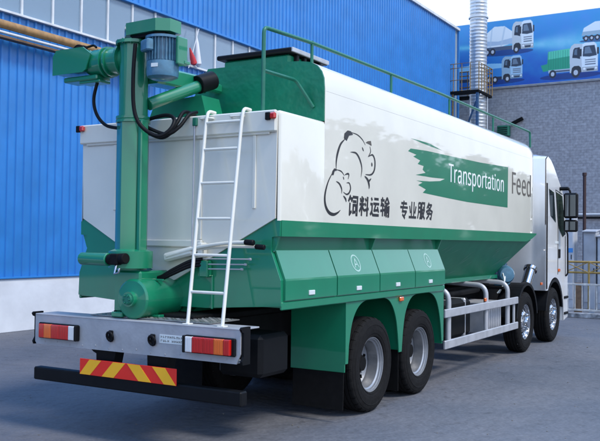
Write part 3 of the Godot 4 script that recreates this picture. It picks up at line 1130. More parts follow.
func build_boxes() -> void:
	for s in [-1.0, 1.0]:
		var b := sub("storage_box", truck)
		# carcass: recessed strip above, sloping top, upright face
		var st := begin()
		slab(st, [V(1.00, 1.93), V(1.16, 1.935), V(1.155, 1.80), V(1.262, 1.535), V(1.262, 1.285), V(0.9, 1.285)], Vector3(0, 0, -2.04), Vector3(s, 0, 0), Vector3.UP, Vector3(0, 0, 4.04))
		obj("box_body", st, M.green, b)
		for z in [1.99, -0.02, -2.03]:
			st = begin()
			slab(st, [V(1.14, 1.94), V(1.235, 1.94), V(1.18, 1.80), V(1.15, 1.80)], Vector3(0, 0, z - 0.012), Vector3(s, 0, 0), Vector3.UP, Vector3(0, 0, 0.024))
			obj("rib", st, M.green, b)
		st = begin()
		box(st, Vector3(s * 1.262, 1.30, -0.02), Vector3(0.03, 0.075, 4.06), 0.008)
		obj("lower_sill", st, M.green, b)
		var w := 0.985
		for i in 4:
			var zc := 1.48 - i * 1.005
			st = begin()
			# folded lid: slope, then upright
			var prof := [V(1.165, 1.803), V(1.18, 1.807), V(1.284, 1.548), V(1.288, 1.53), V(1.288, 1.352), V(1.276, 1.345), V(1.262, 1.345), V(1.262, 1.535)]
			slab(st, prof, Vector3(0, 0, zc - w * 0.5), Vector3(s, 0, 0), Vector3.UP, Vector3(0, 0, w))
			obj("lid", st, M.green, b)
			st = begin()
			box(st, Vector3(s * 1.292, 1.405, zc + 0.02), Vector3(0.014, 0.045, 0.11), 0.004)
			obj("latch", st, M.sticker, b)
			if s > 0.0 and i % 2 == 1:
				# round stencil with a simple mark on the slope
				st = begin()
				var u := Vector3(0, 0, -1)
				var v := (Vector3(1.18, 1.807, 0) - Vector3(1.284, 1.548, 0)).normalized()
				var nn := Vector3(0.928, 0.373, 0)
				var o := Vector3(1.236, 1.668, zc) + nn * 0.0015
				var ring := []
				for k in 24:
					var a0 := TAU * k / 24
					var a1 := TAU * (k + 1) / 24
					quad(st, o + (u * cos(a0) + v * sin(a0)) * 0.082, o + (u * cos(a1) + v * sin(a1)) * 0.082, o + (u * cos(a1) + v * sin(a1)) * 0.098, o + (u * cos(a0) + v * sin(a0)) * 0.098, nn)
				for seg in [[V(-0.045, -0.05), V(0, 0.055)], [V(0.045, -0.05), V(0, 0.055)], [V(-0.03, -0.015), V(0.03, -0.015)]]:
					var d: Vector2 = (seg[1] - seg[0]).normalized() * 0.008
					var pn := Vector2(-d.y, d.x)
					var q := []
					for c in [seg[0] + pn, seg[0] - pn, seg[1] - pn, seg[1] + pn]:
						q.append(o + nn * 0.0006 + u * c.x + v * c.y)
					quad(st, q[0], q[1], q[2], q[3], nn)
				obj("round_stencil", st, M.stencil, b)
		# rear fender: side plate with two arches, rear plate, mud flap
		var f := sub("rear_fender", truck)
		st = begin()
		var side := [V(0.72, 1.30), V(0.72, 0.62), V(0.66, 0.62)]
		side.append_array(spline([V(0.645, 0.80), V(0.58, 1.03), V(0.46, 1.18), V(0.28, 1.255), V(0.0, 1.268), V(-0.28, 1.25), V(-0.43, 1.17), V(-0.54, 1.02), V(-0.60, 0.82), V(-0.635, 0.60)], 4))
		side.append(V(-0.715, 0.60))
		side.append_array(spline([V(-0.745, 0.82), V(-0.80, 1.02), V(-0.91, 1.17), V(-1.07, 1.25), V(-1.35, 1.268), V(-1.62, 1.25), V(-1.79, 1.17), V(-1.90, 1.02), V(-1.97, 0.82), V(-2.01, 0.60)], 4))
		side.append_array([V(-2.07, 0.60), V(-2.07, 1.30)])
		slab(st, side, Vector3(s * 1.242, 0, 0), Vector3(0, 0, 1), Vector3.UP, Vector3(s * 0.012, 0, 0))
		obj("side_plate", st, M.green, f)
		st = begin()
		box(st, Vector3(s * 0.915, 0.905, 0.712), Vector3(0.66, 0.75, 0.014), 0.004)
		obj("rear_plate", st, M.green, f)
		st = begin()
		box(st, Vector3(s * 0.915, 0.92, -2.055), Vector3(0.66, 0.72, 0.014), 0.004)
		obj("front_plate", st, M.green, f)
		st = begin()
		box(st, Vector3(s * 0.91, 1.275, -0.67), Vector3(0.66, 0.012, 2.74), 0.003)
		obj("top_plate", st, M.green, f)
		st = begin()
		box(st, Vector3(s * 0.915, 0.945, -0.68), Vector3(0.64, 0.65, 0.014), 0.004)
		obj("divider_plate", st, M.green, f)
		st = begin()
		box(st, Vector3(s * 0.92, 0.345, 0.708), Vector3(0.62, 0.42, 0.012), 0.004, Basis(Vector3.RIGHT, -0.03))
		obj("mud_flap", st, M.flap, f)
		st = begin()
		box(st, Vector3(s * 0.92, 0.38, -0.70), Vector3(0.60, 0.5, 0.012), 0.004)
		obj("mud_flap", st, M.flap, f)
		st = begin()
		box(st, Vector3(s * 1.268, 1.225, -0.66), Vector3(0.03, 0.05, 0.10), 0.008)
		obj("side_marker", st, M.lens_amber, truck)

func build_rear_end() -> void:
	# green skirts either side of the V
	var st := begin()
	for s in [-1.0, 1.0]:
		st = begin()
		slab(st, [V(1.205, 2.10), V(1.25, 2.075), V(1.248, 1.938), V(1.165, 1.93), V(1.155, 1.80), V(1.262, 1.535), V(1.27, 1.30), V(0.42, 1.245), V(0.02 if s > 0 else 0.1, 1.245), V(0.02, 1.49)], Vector3(0, 0, 2.001), Vector3(s, 0, 0), Vector3.UP, Vector3(0, 0, 0.02))
		obj("rear_skirt", st, M.green, truck)
	st = begin()
	box(st, Vector3(0.5, 1.4, 2.03), Vector3(0.02, 0.32, 0.02), 0.004)
	box(st, Vector3(0.44, 1.62, 2.06), Vector3(0.10, 0.16, 0.08), 0.01)
	obj("valve_block", st, M.green, truck)
	# bumper channel
	var b := sub("rear_bumper", truck, Vector3(0, 0, 2.6))
	st = begin()
	slab(st, [V(-1.24, 1.14), V(1.25, 1.14), V(1.25, 0.93), V(1.21, 0.845), V(-1.22, 0.845), V(-1.24, 0.87)], Vector3(0, 0, 0.01), Vector3.RIGHT, Vector3.UP, Vector3(0, 0, 0.012))
	box(st, Vector3(0.005, 1.138, -0.12), Vector3(2.49, 0.014, 0.29), 0.004)
	box(st, Vector3(0.0, 0.852, -0.07), Vector3(2.4, 0.014, 0.17), 0.004)
	obj("channel", st, M.bumper_grey, b)
	for s in [-1.0, 1.0]:
		st = begin()
		slab(st, [V(-0.09, 1.16), V(0.03, 1.16), V(0.045, 1.145), V(0.03, 1.12), V(0.005, 1.11), V(0.005, 0.91), V(0.03, 0.87), V(0.02, 0.84), V(-0.09, 0.84)], Vector3(s * 1.252, 0, 0), Vector3(0, 0, 1), Vector3.UP, Vector3(s * 0.022, 0, 0))
		obj("end_bracket", st, M.black, b)
	for x in [-0.22, 0.29]:
		st = begin()
		box(st, Vector3(x, 0.99, 0.028), Vector3(0.055, 0.10, 0.018), 0.006)
		var ring := []
		for k in 13:
			var a := TAU * k / 12
			ring.append(Vector3(x + 0.008 + 0.036 * cos(a), 0.985 + 0.042 * sin(a), 0.05 + 0.012 * sin(a)))
		tube(st, ring, 0.012, 8)
		obj("tie_ring", st, M.black, b)
	st = begin()
	box(st, Vector3(0.515, 1.005, 0.0235), Vector3(0.30, 0.078, 0.003), 0.001)
	var plate := obj("number_plate", st, M.sticker, b)
	# two rows of small stamped marks, too fine to read
	st = begin()
	var r := RandomNumberGenerator.new()
	r.seed = 5
	for row in 2:
		for k in 11:
			if row == 1 and k == 4:
				continue
			var x := 0.385 + k * 0.0255
			var y := 1.023 - row * 0.035
			box(st, Vector3(x, y, 0.0255), Vector3(0.004, 0.02, 0.001), 0.0)
			box(st, Vector3(x + 0.008, y + r.randf_range(-0.007, 0.007), 0.0257), Vector3(0.011, 0.004, 0.001), 0.0)
			if r.randf() < 0.6:
				box(st, Vector3(x + 0.013, y, 0.0259), Vector3(0.004, 0.018, 0.001), 0.0)
	obj("stamped_marks", st, M.ink_grey, b)
	st = begin()
	for k in 14:
		var x := -1.1 + k * 0.17
		cyl(st, Vector3(x, 0.875 + 0.01 * sin(k * 2.0), 0.02), Vector3(x, 0.875 + 0.01 * sin(k * 2.0), 0.027), 0.008, 8)
	obj("bolt_heads", st, M.bumper_grey, b)
	# tail lamps
	for e in [[-0.90, -1.0], [0.94, 1.0]]:
		var l := sub("tail_lamp", truck, Vector3(e[0], 0.985, 2.622))
		var d: float = e[1]
		st = begin()
		box(st, Vector3(0, 0, 0.012), Vector3(0.54, 0.155, 0.03), 0.01)
		box(st, Vector3(-d * 0.262, 0, 0.03), Vector3(0.03, 0.15, 0.06), 0.008)
		obj("housing", st, M.black, l)
		# from the inner end: clear, red, red, amber, red
		var x := -0.245
		for c in [[0.075, "lens_clear", "reversing_lens"], [0.12, "lens_red", "stop_lens"], [0.115, "lens_red", "tail_lens"], [0.10, "lens_amber", "turn_lens"], [0.07, "lens_red", "reflector_lens"]]:
			st = begin()
			box(st, Vector3(d * (x + c[0] * 0.5), 0, 0.04), Vector3(c[0] - 0.0012, 0.135, 0.034), 0.005)
			for k in 3:
				box(st, Vector3(d * (x + c[0] * (0.25 + 0.25 * k)), 0.0, 0.057), Vector3(c[0] * 0.16, 0.11, 0.003), 0.0012)
			obj(c[2], st, M[c[1]], l)
			x += c[0]
	# checker plate shelf above the bumper
	st = begin()
	box(st, Vector3(0.1, 1.155, 2.26), Vector3(1.45, 0.01, 0.46), 0.002)
	for i in 26:
		for j in 8:
			var a := 0.78 if (i + j) % 2 == 0 else -0.78
			box(st, Vector3(-0.58 + i * 0.054, 1.162, 2.07 + j * 0.054), Vector3(0.032, 0.005, 0.009), 0.002, Basis(Vector3.UP, a))
	obj("tread_plate", st, M.checker_plate, truck)
	# underrun beam
	st = begin()
	box(st, Vector3(0, 0.55, 2.57), Vector3(2.52, 0.125, 0.10), 0.012)
	obj("underrun_beam", st, M.black, truck)
	for x in [-0.36, 0.28]:
		st = begin()
		slab(st, [V(-0.13, 0.86), V(0.13, 0.86), V(0.07, 0.60), V(-0.12, 0.60)], Vector3(x, 0, 2.42), Vector3.RIGHT, Vector3.UP, Vector3(0, 0, 0.12))
		obj("beam_bracket", st, M.black, truck)
	# chevron board
	var c := sub("chevron_board", truck, Vector3(-0.02, 0.675, 2.634))
	st = begin()
	box(st, Vector3(0, 0, -0.006), Vector3(1.18, 0.15, 0.008), 0.002)
	obj("backing_plate", st, M.board_red, c)
	var hh := 0.072
	for d in [-1.0, 1.0]:
		for k in 2:
			var x0 := 0.012 + k * 0.30
			var q := [V(x0 + 0.14, -hh), V(x0 + 0.29, -hh), V(x0 + 0.15, hh), V(x0, hh)]
			var cl := []
			for p in q:
				cl.append(V(clamp(p.x, 0.0, 0.588) * d, p.y))
			st = begin()
			slab(st, cl, Vector3(0, 0, -0.0015), Vector3.RIGHT, Vector3.UP, Vector3(0, 0, 0.002))
			obj("yellow_stripe", st, M.board_yellow, c)
	# marker lamps on the rim
	for e in [[1.19, 3.03], [-1.20, 3.05]]:
		var l := sub("marker_lamp", truck, Vector3(e[0], e[1], 2.09))
		st = begin()
		box(st, Vector3(-0.035, 0, 0.012), Vector3(0.05, 0.07, 0.03), 0.006)
		obj("housing", st, M.black, l)
		st = begin()
		box(st, Vector3(0.025, 0, 0.018), Vector3(0.06, 0.06, 0.04), 0.012)
		obj("lens", st, M.lens_red, l)
	st = begin()
	box(st, Vector3(0.32, 3.03, 2.10), Vector3(0.05, 0.08, 0.03), 0.006)
	obj("rod_guide", st, M.green_rail, truck)
	st = begin()
	tube(st, [Vector3(0.315, 3.05, 2.10), Vector3(0.315, 1.78, 2.11)], 0.009, 8)
	obj("control_rod", st, M.silver, truck)
	# levers
	for q in [[[Vector3(0.03, 1.73, 2.14), Vector3(0.30, 1.80, 2.14), Vector3(0.44, 1.83, 2.15), Vector3(0.74, 1.87, 2.16), Vector3(0.97, 1.88, 2.17)], 0.018], [[Vector3(0.24, 1.765, 2.12), Vector3(0.48, 1.82, 2.12), Vector3(0.74, 1.84, 2.12), Vector3(1.06, 1.84, 2.13)], 0.016]]:
		st = begin()
		tube(st, fillet(q[0], 0.1, 4), q[1], 10)
		var lv := obj("lever", st, M.ladder_white, truck)
		st = begin()
		var e: Vector3 = q[0][-1]
		cyl(st, e, e + Vector3(0.10, -0.005, 0.005), q[1] * 1.5, 12)
		obj("grip", st, M.black, lv)
	st = begin()
	box(st, Vector3(0.16, 1.755, 2.10), Vector3(0.36, 0.085, 0.10), 0.02, Basis(Vector3(0, 0, 1), 0.22))
	box(st, Vector3(0.42, 1.80, 2.09), Vector3(0.06, 0.14, 0.09), 0.01)
	obj("lever_bracket", st, M.ladder_white, truck)
	for e in [[0.40, 0.96, 1.715], [0.46, 0.91, 1.665], [0.46, 0.87, 1.62]]:
		st = begin()
		tube(st, [Vector3(e[0], e[2], 2.08), Vector3(e[1], e[2] + 0.008, 2.09)], 0.007, 8)
		cyl(st, Vector3(e[1], e[2] + 0.008, 2.09), Vector3(e[1] + 0.025, e[2] + 0.008, 2.09), 0.012, 8)
		obj("push_rod", st, M.silver, truck)
	for k in 3:
		st = begin()
		tube(st, spline([Vector3(-0.18, 1.50 + k * 0.02, 2.2), Vector3(-0.0, 1.505 + k * 0.012, 2.22), Vector3(0.15, 1.565 + k * 0.02, 2.2), Vector3(0.31, 1.64 + k * 0.025, 2.14), Vector3(0.42, 1.655 + k * 0.03, 2.08)], 6), 0.017, 8)
		obj("hydraulic_hose", st, M.black, truck)

func build_auger() -> void:
	# column of the discharge auger
	var C := Vector3(-0.205, 0, 2.39)
	var a := sub("auger_column", truck, C)
	var st := begin()
	lathe(st, [V(0.0, 1.60), V(0.152, 1.60), V(0.152, 3.02)], Vector3.ZERO, Vector3.UP, 8, 20.0)
	obj("lower_tube", st, M.green, a)
	st = begin()
	lathe(st, [V(0.138, 3.06), V(0.138, 3.80), V(0.0, 3.80)], Vector3.ZERO, Vector3.UP, 32)
	obj("upper_tube", st, M.green, a)
	st = begin()
	lathe(st, [V(0.13, 3.01), V(0.165, 3.01), V(0.165, 3.035), V(0.160, 3.04), V(0.165, 3.045), V(0.165, 3.07), V(0.13, 3.07)], Vector3.ZERO, Vector3.UP, 32)
	obj("flange", st, M.green, a)
	st = begin()
	lathe(st, [V(0.13, 3.765), V(0.178, 3.765), V(0.178, 3.795), V(0.13, 3.795)], Vector3.ZERO, Vector3.UP, 32)
	obj("top_flange", st, M.green, a)
	st = begin()
	for k in 12:
		var t := TAU * k / 12
		cyl(st, Vector3(0.165 * cos(t), 3.755, 0.165 * sin(t)), Vector3(0.165 * cos(t), 3.805, 0.165 * sin(t)), 0.008, 6)
	obj("flange_bolts", st, M.green_rail, a)
	st = begin()
	box(st, Vector3(0.155, 2.35, 0.03), Vector3(0.05, 1.36, 0.10), 0.01)
	obj("side_channel", st, M.green, a)
	# turning gear at the foot
	st = begin()
	lathe(st, [V(0.0, 1.62), V(0.21, 1.62), V(0.21, 1.78), V(0.16, 1.80), V(0.0, 1.80)], Vector3.ZERO, Vector3.UP, 28)
	obj("slewing_ring", st, M.green, a)
	st = begin()
	cyl(st, Vector3(-0.50, 1.70, 0.14), Vector3(-0.10, 1.70, 0.19), 0.062, 18)
	obj("worm_housing", st, M.green, a)
	st = begin()
	cyl(st, Vector3(-0.10, 1.70, 0.19), Vector3(0.14, 1.715, 0.22), 0.05, 16)
	box(st, Vector3(0.02, 1.705, 0.21), Vector3(0.10, 0.105, 0.105), 0.01)
	obj("hydraulic_motor", st, M.chassis, a)
	st = begin()
	tube(st, [Vector3(0.02, 1.65, 0.22), Vector3(0.02, 1.57, 0.24), Vector3(0.07, 1.58, 0.24), Vector3(0.07, 1.62, 0.23)], 0.012, 8)
	obj("hose_fitting", st, M.chrome, a)
	# boot drum at the foot
	var d := sub("auger_boot", truck, Vector3(-0.05, 1.335, 0))
	st = begin()
	lathe(st, [V(0.0, 2.59), V(0.07, 2.59), V(0.07, 2.545), V(0.085, 2.54), V(0.17, 2.535), V(0.188, 2.52), V(0.188, 2.0)], Vector3.ZERO, Vector3(0, 0, 1), 36)
	obj("drum", st, M.green, d)
	st = begin()
	lathe(st, [V(0.0, 2.615), V(0.05, 2.612), V(0.055, 2.585)], Vector3.ZERO, Vector3(0, 0, 1), 20)
	for k in 6:
		var t := TAU * k / 6
		cyl(st, Vector3(0.036 * cos(t), 0.036 * sin(t), 2.60), Vector3(0.036 * cos(t), 0.036 * sin(t), 2.625), 0.008, 6)
	obj("bearing_cap", st, M.green_rail, d)
	st = begin()
	box(st, Vector3(-0.13, 0.06, 2.26), Vector3(0.34, 0.40, 0.42), 0.02)
	box(st, Vector3(-0.20, -0.155, 2.36), Vector3(0.14, 0.05, 0.34), 0.01)
	box(st, Vector3(-0.02, -0.165, 2.2), Vector3(0.42, 0.03, 0.34), 0.008)
	box(st, Vector3(0.10, 0.175, 2.3), Vector3(0.16, 0.02, 0.02), 0.004)
	obj("boot_casing", st, M.green, d)
	st = begin()
	for x in [-0.24, -0.16]:
		cyl(st, Vector3(x, -0.18, 2.50), Vector3(x, -0.12, 2.50), 0.014, 8)
	obj("casing_bolts", st, M.black, d)
	# discharge arm folded across the back
	var arm := sub("discharge_arm", truck, Vector3(-0.19, 3.64, 2.37))
	st = begin()
	cyl(st, Vector3(-0.08, 0, 0), Vector3(-0.50, 0.01, 0.0), 0.125, 28)
	obj("elbow", st, M.green, arm)
	for e in [[-0.14, 0.165, 0.025], [-0.31, 0.145, 0.022], [-0.36, 0.155, 0.022]]:
		st = begin()
		lathe(st, [V(0.10, 0), V(e[1], 0), V(e[1], e[2]), V(0.10, e[2])], Vector3(e[0], 0, 0), Vector3(-1, 0, 0), 32)
		obj("flange", st, M.green, arm)
	st = begin()
	lathe(st, [V(0.135, 0), V(0.135, 0.16), V(0.115, 0.24)], Vector3(-0.36, 0.005, 0), Vector3(-1, 0, 0), 32)
	obj("reducer", st, M.green, arm)
	# hood at the end: an eight-sided plate box
	st = begin()
	slab(st, [V(-0.97, 0.06), V(-0.93, 0.115), V(-0.58, 0.115), V(-0.48, 0.05), V(-0.54, -0.09), V(-0.58, -0.11), V(-0.97, -0.11)], Vector3(0, 0.02, -0.12), Vector3.RIGHT, Vector3.UP, Vector3(0, 0, 0.26))
	obj("outlet_hood", st, M.green, arm)
	st = begin()
	slab(st, [V(-0.985, 0.07), V(-0.94, 0.128), V(-0.57, 0.128), V(-0.465, 0.055), V(-0.53, -0.10), V(-0.57, -0.122), V(-0.985, -0.122)], Vector3(0, 0.02, 0.142), Vector3.RIGHT, Vector3.UP, Vector3(0, 0, 0.012))
	obj("hood_face", st, M.green, arm)
	st = begin()
	box(st, Vector3(-0.66, -0.15, 0.0), Vector3(0.46, 0.05, 0.2), 0.012)
	box(st, Vector3(-0.55, -0.185, 0.0), Vector3(0.28, 0.03, 0.16), 0.008)
	obj("hood_flap", st, M.green, arm)
	st = begin()
	tube(st, spline([Vector3(-0.80, 0.17, 0.05), Vector3(-0.74, 0.20, 0.05), Vector3(-0.66, 0.18, 0.02), Vector3(-0.60, 0.20, -0.02), Vector3(-0.54, 0.17, 0.0)], 5), 0.012, 8)
	box(st, Vector3(-0.70, 0.17, 0.04), Vector3(0.12, 0.04, 0.06), 0.008)
	obj("hydraulic_valve", st, M.chassis, arm)
	# drive: belt cover and motor
	var dv := sub("drive_unit", truck, Vector3(0.16, 0, 2.40))
	st = begin()
	slab(st, [V(-0.44, 0.07), V(-0.33, 0.15), V(0.05, 0.15), V(0.15, 0.08), V(0.15, -0.08), V(0.04, -0.16), V(-0.34, -0.14), V(-0.44, -0.05)], Vector3(0, 3.83, 0), Vector3.RIGHT, Vector3(0, 0, -1), Vector3(0, 0.115, 0))
	obj("belt_cover", st, M.green, dv)
	st = begin()
	slab(st, [V(-0.38, 0.05), V(-0.30, 0.12), V(0.05, 0.12), V(0.09, -0.08), V(0.0, -0.12), V(-0.32, -0.10)], Vector3(0, 3.80, 0), Vector3.RIGHT, Vector3(0, 0, -1), Vector3(0, 0.03, 0))
	obj("cover_gasket", st, M.black, dv)
	st = begin()
	lathe(st, [V(0.0, 3.40), V(0.10, 3.40), V(0.145, 3.42), V(0.152, 3.45), V(0.152, 3.545), V(0.15, 3.56), V(0.128, 3.565)], Vector3.ZERO, Vector3.UP, 32)
	obj("fan_cowl", st, M.motor_blue, dv)
	st = begin()
	cyl(st, Vector3(0, 3.56, 0), Vector3(0, 3.79, 0), 0.128, 28)
	for k in 28:
		var t := TAU * k / 28
		box(st, Vector3(0.138 * cos(t), 3.67, 0.138 * sin(t)), Vector3(0.03, 0.21, 0.006), 0.001, Basis(Vector3.UP, -t))
	obj("finned_body", st, M.motor_blue, dv)
	st = begin()
	lathe(st, [V(0.1, 3.775), V(0.165, 3.775), V(0.165, 3.798), V(0.1, 3.80)], Vector3.ZERO, Vector3.UP, 32)
	obj("motor_flange", st, M.motor_blue, dv)
	st = begin()
	box(st, Vector3(-0.06, 3.70, 0.155), Vector3(0.15, 0.11, 0.07), 0.012, Basis(Vector3.UP, -0.4))
	obj("terminal_box", st, M.motor_blue, dv)
	st = begin()
	box(st, Vector3(0.03, 3.51, 0.152), Vector3(0.07, 0.035, 0.004), 0.001, Basis(Vector3.UP, 0.2))
	obj("rating_plate", st, M.sticker, dv)
	st = begin()
	box(st, Vector3(0.185, 3.66, -0.05), Vector3(0.035, 0.26, 0.14), 0.008)
	box(st, Vector3(0.13, 3.56, -0.11), Vector3(0.16, 0.03, 0.08), 0.004)
	obj("motor_bracket", st, M.green, dv)
	# boom parts behind the column
	st = begin()
	cyl(st, Vector3(-0.10, 3.20, 2.30), Vector3(0.06, 3.50, 1.62), 0.062, 18)
	obj("lift_cylinder", st, M.green, truck)
	st = begin()
	cyl(st, Vector3(0.045, 3.475, 1.72), Vector3(0.09, 3.555, 1.52), 0.095, 20)
	obj("cylinder_collar", st, M.black, truck)
	st = begin()
	box(st, Vector3(-0.10, 3.50, 1.9), Vector3(0.22, 0.17, 0.8), 0.02, Basis(Vector3.RIGHT, 0.03))
	box(st, Vector3(-0.06, 3.52, 1.45), Vector3(0.10, 0.10, 0.5), 0.02)
	obj("boom_support", st, M.green, truck)
	st = begin()
	slab(st, [V(-0.6, 3.09), V(-0.52, 3.26), V(-0.2, 3.34), V(0.12, 3.36), V(0.2, 3.09)], Vector3(0, 0, 1.45), Vector3.RIGHT, Vector3.UP, Vector3(0, 0, 0.3))
	obj("boom_saddle", st, M.green_hopper, truck)
	# hoses
	for q in [[[Vector3(-0.04, 3.73, 2.56), Vector3(-0.05, 3.45, 2.57), Vector3(-0.05, 3.16, 2.56), Vector3(-0.01, 3.0, 2.54), Vector3(0.08, 2.90, 2.5), Vector3(0.19, 2.86, 2.46), Vector3(0.27, 2.93, 2.4), Vector3(0.26, 3.03, 2.34), Vector3(0.12, 3.08, 2.3), Vector3(-0.10, 3.05, 2.31)], 0.019], [[Vector3(-0.13, 2.95, 2.34), Vector3(0.06, 2.87, 2.3), Vector3(0.16, 2.92, 2.26), Vector3(0.2, 3.02, 2.22), Vector3(0.18, 3.14, 2.08), Vector3(0.14, 3.11, 1.8)], 0.019], [[Vector3(-0.13, 3.0, 2.36), Vector3(0.12, 2.90, 2.3), Vector3(0.22, 2.97, 2.22), Vector3(0.24, 3.10, 2.1), Vector3(0.22, 3.15, 1.95)], 0.018], [[Vector3(-0.66, 3.49, 2.40), Vector3(-0.71, 3.29, 2.41), Vector3(-0.66, 3.13, 2.42), Vector3(-0.52, 3.01, 2.44), Vector3(-0.34, 2.965, 2.46), Vector3(-0.28, 2.96, 2.44)], 0.017]]:
		st = begin()
		tube(st, spline(q[0], 6), q[1], 10)
		obj("hydraulic_hose", st, M.black, truck)

func build_ladder_rails() -> void:
	var l := sub("rear_ladder", truck)
	var b0 := Vector3(0.64, 1.145, 2.57)
	var b1 := Vector3(1.02, 1.145, 2.57)
	var t0 := Vector3(0.49, 3.0, 2.15)
	var t1 := Vector3(0.90, 3.0, 2.15)
	var st: SurfaceTool
	for e in [[b0, t0], [b1, t1]]:
		st = begin()
		tube(st, fillet([e[0], e[1], e[1] + Vector3(-0.0, 0.12, -0.03), e[1] + Vector3(0, 0.115, -0.14)], 0.05, 4), 0.017, 10)
		obj("stile", st, M.ladder_white, l)
		st = begin()
		box(st, e[0] + Vector3(0, 0.005, 0), Vector3(0.07, 0.012, 0.07), 0.003)
		obj("foot", st, M.ladder_white, l)
	for y in [1.43, 1.76, 2.09, 2.42, 2.74, 3.0]:
		var k: float = (y - 1.145) / (3.0 - 1.145)
		st = begin()
		tube(st, [b0.lerp(t0, k), b1.lerp(t1, k)], 0.014, 10)
		obj("rung", st, M.ladder_white, l)
	# handles on the rim
	for x in [0.40, 0.75]:
		st = begin()
		tube(st, fillet([Vector3(x, 3.05, 2.085), Vector3(x, 3.05, 2.13), Vector3(x + 0.13, 3.05, 2.13), Vector3(x + 0.13, 3.05, 2.085)], 0.02, 4), 0.01, 8)
		obj("grab_handle", st, M.ladder_white, truck)
	var h := sub("handrail", truck)
	st = begin()
	tube(st, fillet([Vector3(1.0, 3.09, 1.95), Vector3(1.0, 3.90, 1.95), Vector3(1.0, 3.94, 1.05), Vector3(1.0, 3.985, -2.5), Vector3(1.0, 3.99, -7.1), Vector3(1.0, 3.70, -7.12)], 0.06, 5), 0.02, 10)
	obj("top_rail", st, M.green_rail, h)
	st = begin()
	tube(st, fillet([Vector3(1.0, 3.49, 1.95), Vector3(1.0, 3.50, 1.36), Vector3(1.13, 3.24, 1.23)], 0.06, 5), 0.018, 10)
	obj("lower_rail", st, M.green_rail, h)
	for z in [1.05, -0.9, -2.9, -4.9]:
		st = begin()
		tube(st, [Vector3(1.0, 3.70, z), Vector3(1.0, 3.96, z)], 0.017, 8)
		obj("post", st, M.green_rail, h)

# ---- wheels; axle along +x, outer side at +x
func tyre_mesh() -> ArrayMesh:
	var st := begin()
	var half := [V(0.302, 0.105), V(0.312, 0.130), V(0.322, 0.138), V(0.326, 0.134), V(0.345, 0.140), V(0.349, 0.144), V(0.39, 0.149), V(0.438, 0.148), V(0.441, 0.151), V(0.446, 0.151), V(0.449, 0.147), V(0.475, 0.141), V(0.488, 0.137), V(0.490, 0.133), V(0.500, 0.130), V(0.512, 0.122), V(0.521, 0.108), V(0.525, 0.082), V(0.525, 0.080), V(0.513, 0.077), V(0.513, 0.069), V(0.527, 0.066), V(0.528, 0.035), V(0.514, 0.032), V(0.514, 0.024), V(0.528, 0.021), V(0.529, 0.0)]
	var prof := []
	for p in half:
		prof.append(V(p.x, p.y))
	for i in range(half.size() - 2, -1, -1):
		prof.append(V(half[i].x, -half[i].y))
	var n := 120
	st.set_smooth_group(-1)
	for i in range(prof.size() - 1):
		var a: Vector2 = prof[i]
		var b: Vector2 = prof[i + 1]
		var smooth: bool = a.x < 0.505 and b.x < 0.505
		st.set_smooth_group(i + 2 if smooth else -1)
		for k in n:
			var t0 := TAU * k / n
			var t1 := TAU * (k + 1) / n
			var q := []
			for e in [[a, t0], [a, t1], [b, t1], [b, t0]]:
				var rr: float = e[0].x
				# shoulder lugs
				if rr > 0.50 and rr < 0.5255 and abs(e[0].y) > 0.078 and k % 4 == 0:
					rr -= 0.005
				q.append(Vector3(e[0].y, rr * cos(e[1]), rr * sin(e[1])))
			var m: Vector3 = (q[0] + q[2]) * 0.5
			var rad := Vector3(0, m.y, m.z).normalized()
			quad(st, q[0], q[1], q[2], q[3], Vector3(m.x * 3.0, m.y * 0.6, m.z * 0.6) if smooth else rad + Vector3(sign(m.x) * 0.2, 0, 0))
	st.set_smooth_group(-1)
	st.generate_normals()
	return st.commit()

func rim_mesh(front: bool) -> ArrayMesh:
	var st := begin()
	var X := Vector3(1, 0, 0)
	# flange and barrel
	lathe(st, [V(0.268, -0.115), V(0.262, -0.09), V(0.262, 0.070), V(0.278, 0.082), V(0.281, 0.100), V(0.293, 0.104), V(0.296, 0.122), V(0.304, 0.124), V(0.307, 0.116), V(0.303, 0.098)], Vector3.ZERO, X, 56, 25.0)
	lathe(st, [V(0.303, -0.10), V(0.307, -0.115), V(0.285, -0.12), V(0.268, -0.115)], Vector3.ZERO, X, 48, 25.0)
	# disc with hand holes: dp is how far the disc bulges out
	var xo := 0.05 if front else -0.055
	var xi := 0.118 if front else -0.085
	var hn := 10
	lathe(st, [V(0.2625, xo - 0.02), V(0.248, xo), V(0.228, xo + (xi - xo) * 0.25)], Vector3.ZERO, X, 40, 60.0)
	lathe(st, [V(0.175, xo + (xi - xo) * 0.8), V(0.155, xi), V(0.0, xi)], Vector3.ZERO, X, 40, 60.0)
	for k in hn:
		var c := TAU * k / hn
		var hw := TAU / hn * 0.5
		st.set_smooth_group(-1)
		for s in 4:
			var f0 := -1.0 + s * 0.5
			var f1 := f0 + 0.5
			# web between the holes is waisted, so that the holes read as ovals
			var w := hw * 0.52
			var a0 := c + w * f0
			var a1 := c + w * f1
			var b0 := c + hw * 0.95 * f0
			var b1 := c + hw * 0.95 * f1
			var rm := 0.202
			var xm := xo + (xi - xo) * 0.52
			for pr in [[0.228, xo + (xi - xo) * 0.25, b0, b1, rm, xm, a0, a1], [rm, xm, a0, a1, 0.175, xo + (xi - xo) * 0.8, b0, b1]]:
				var P := []
				for e in [[pr[0], pr[1], pr[2]], [pr[0], pr[1], pr[3]], [pr[4], pr[5], pr[7]], [pr[4], pr[5], pr[6]]]:
					P.append(Vector3(e[1], e[0] * cos(e[2]), e[0] * sin(e[2])))
				quad(st, P[0], P[1], P[2], P[3], X)
	st.generate_normals()
	return st.commit()

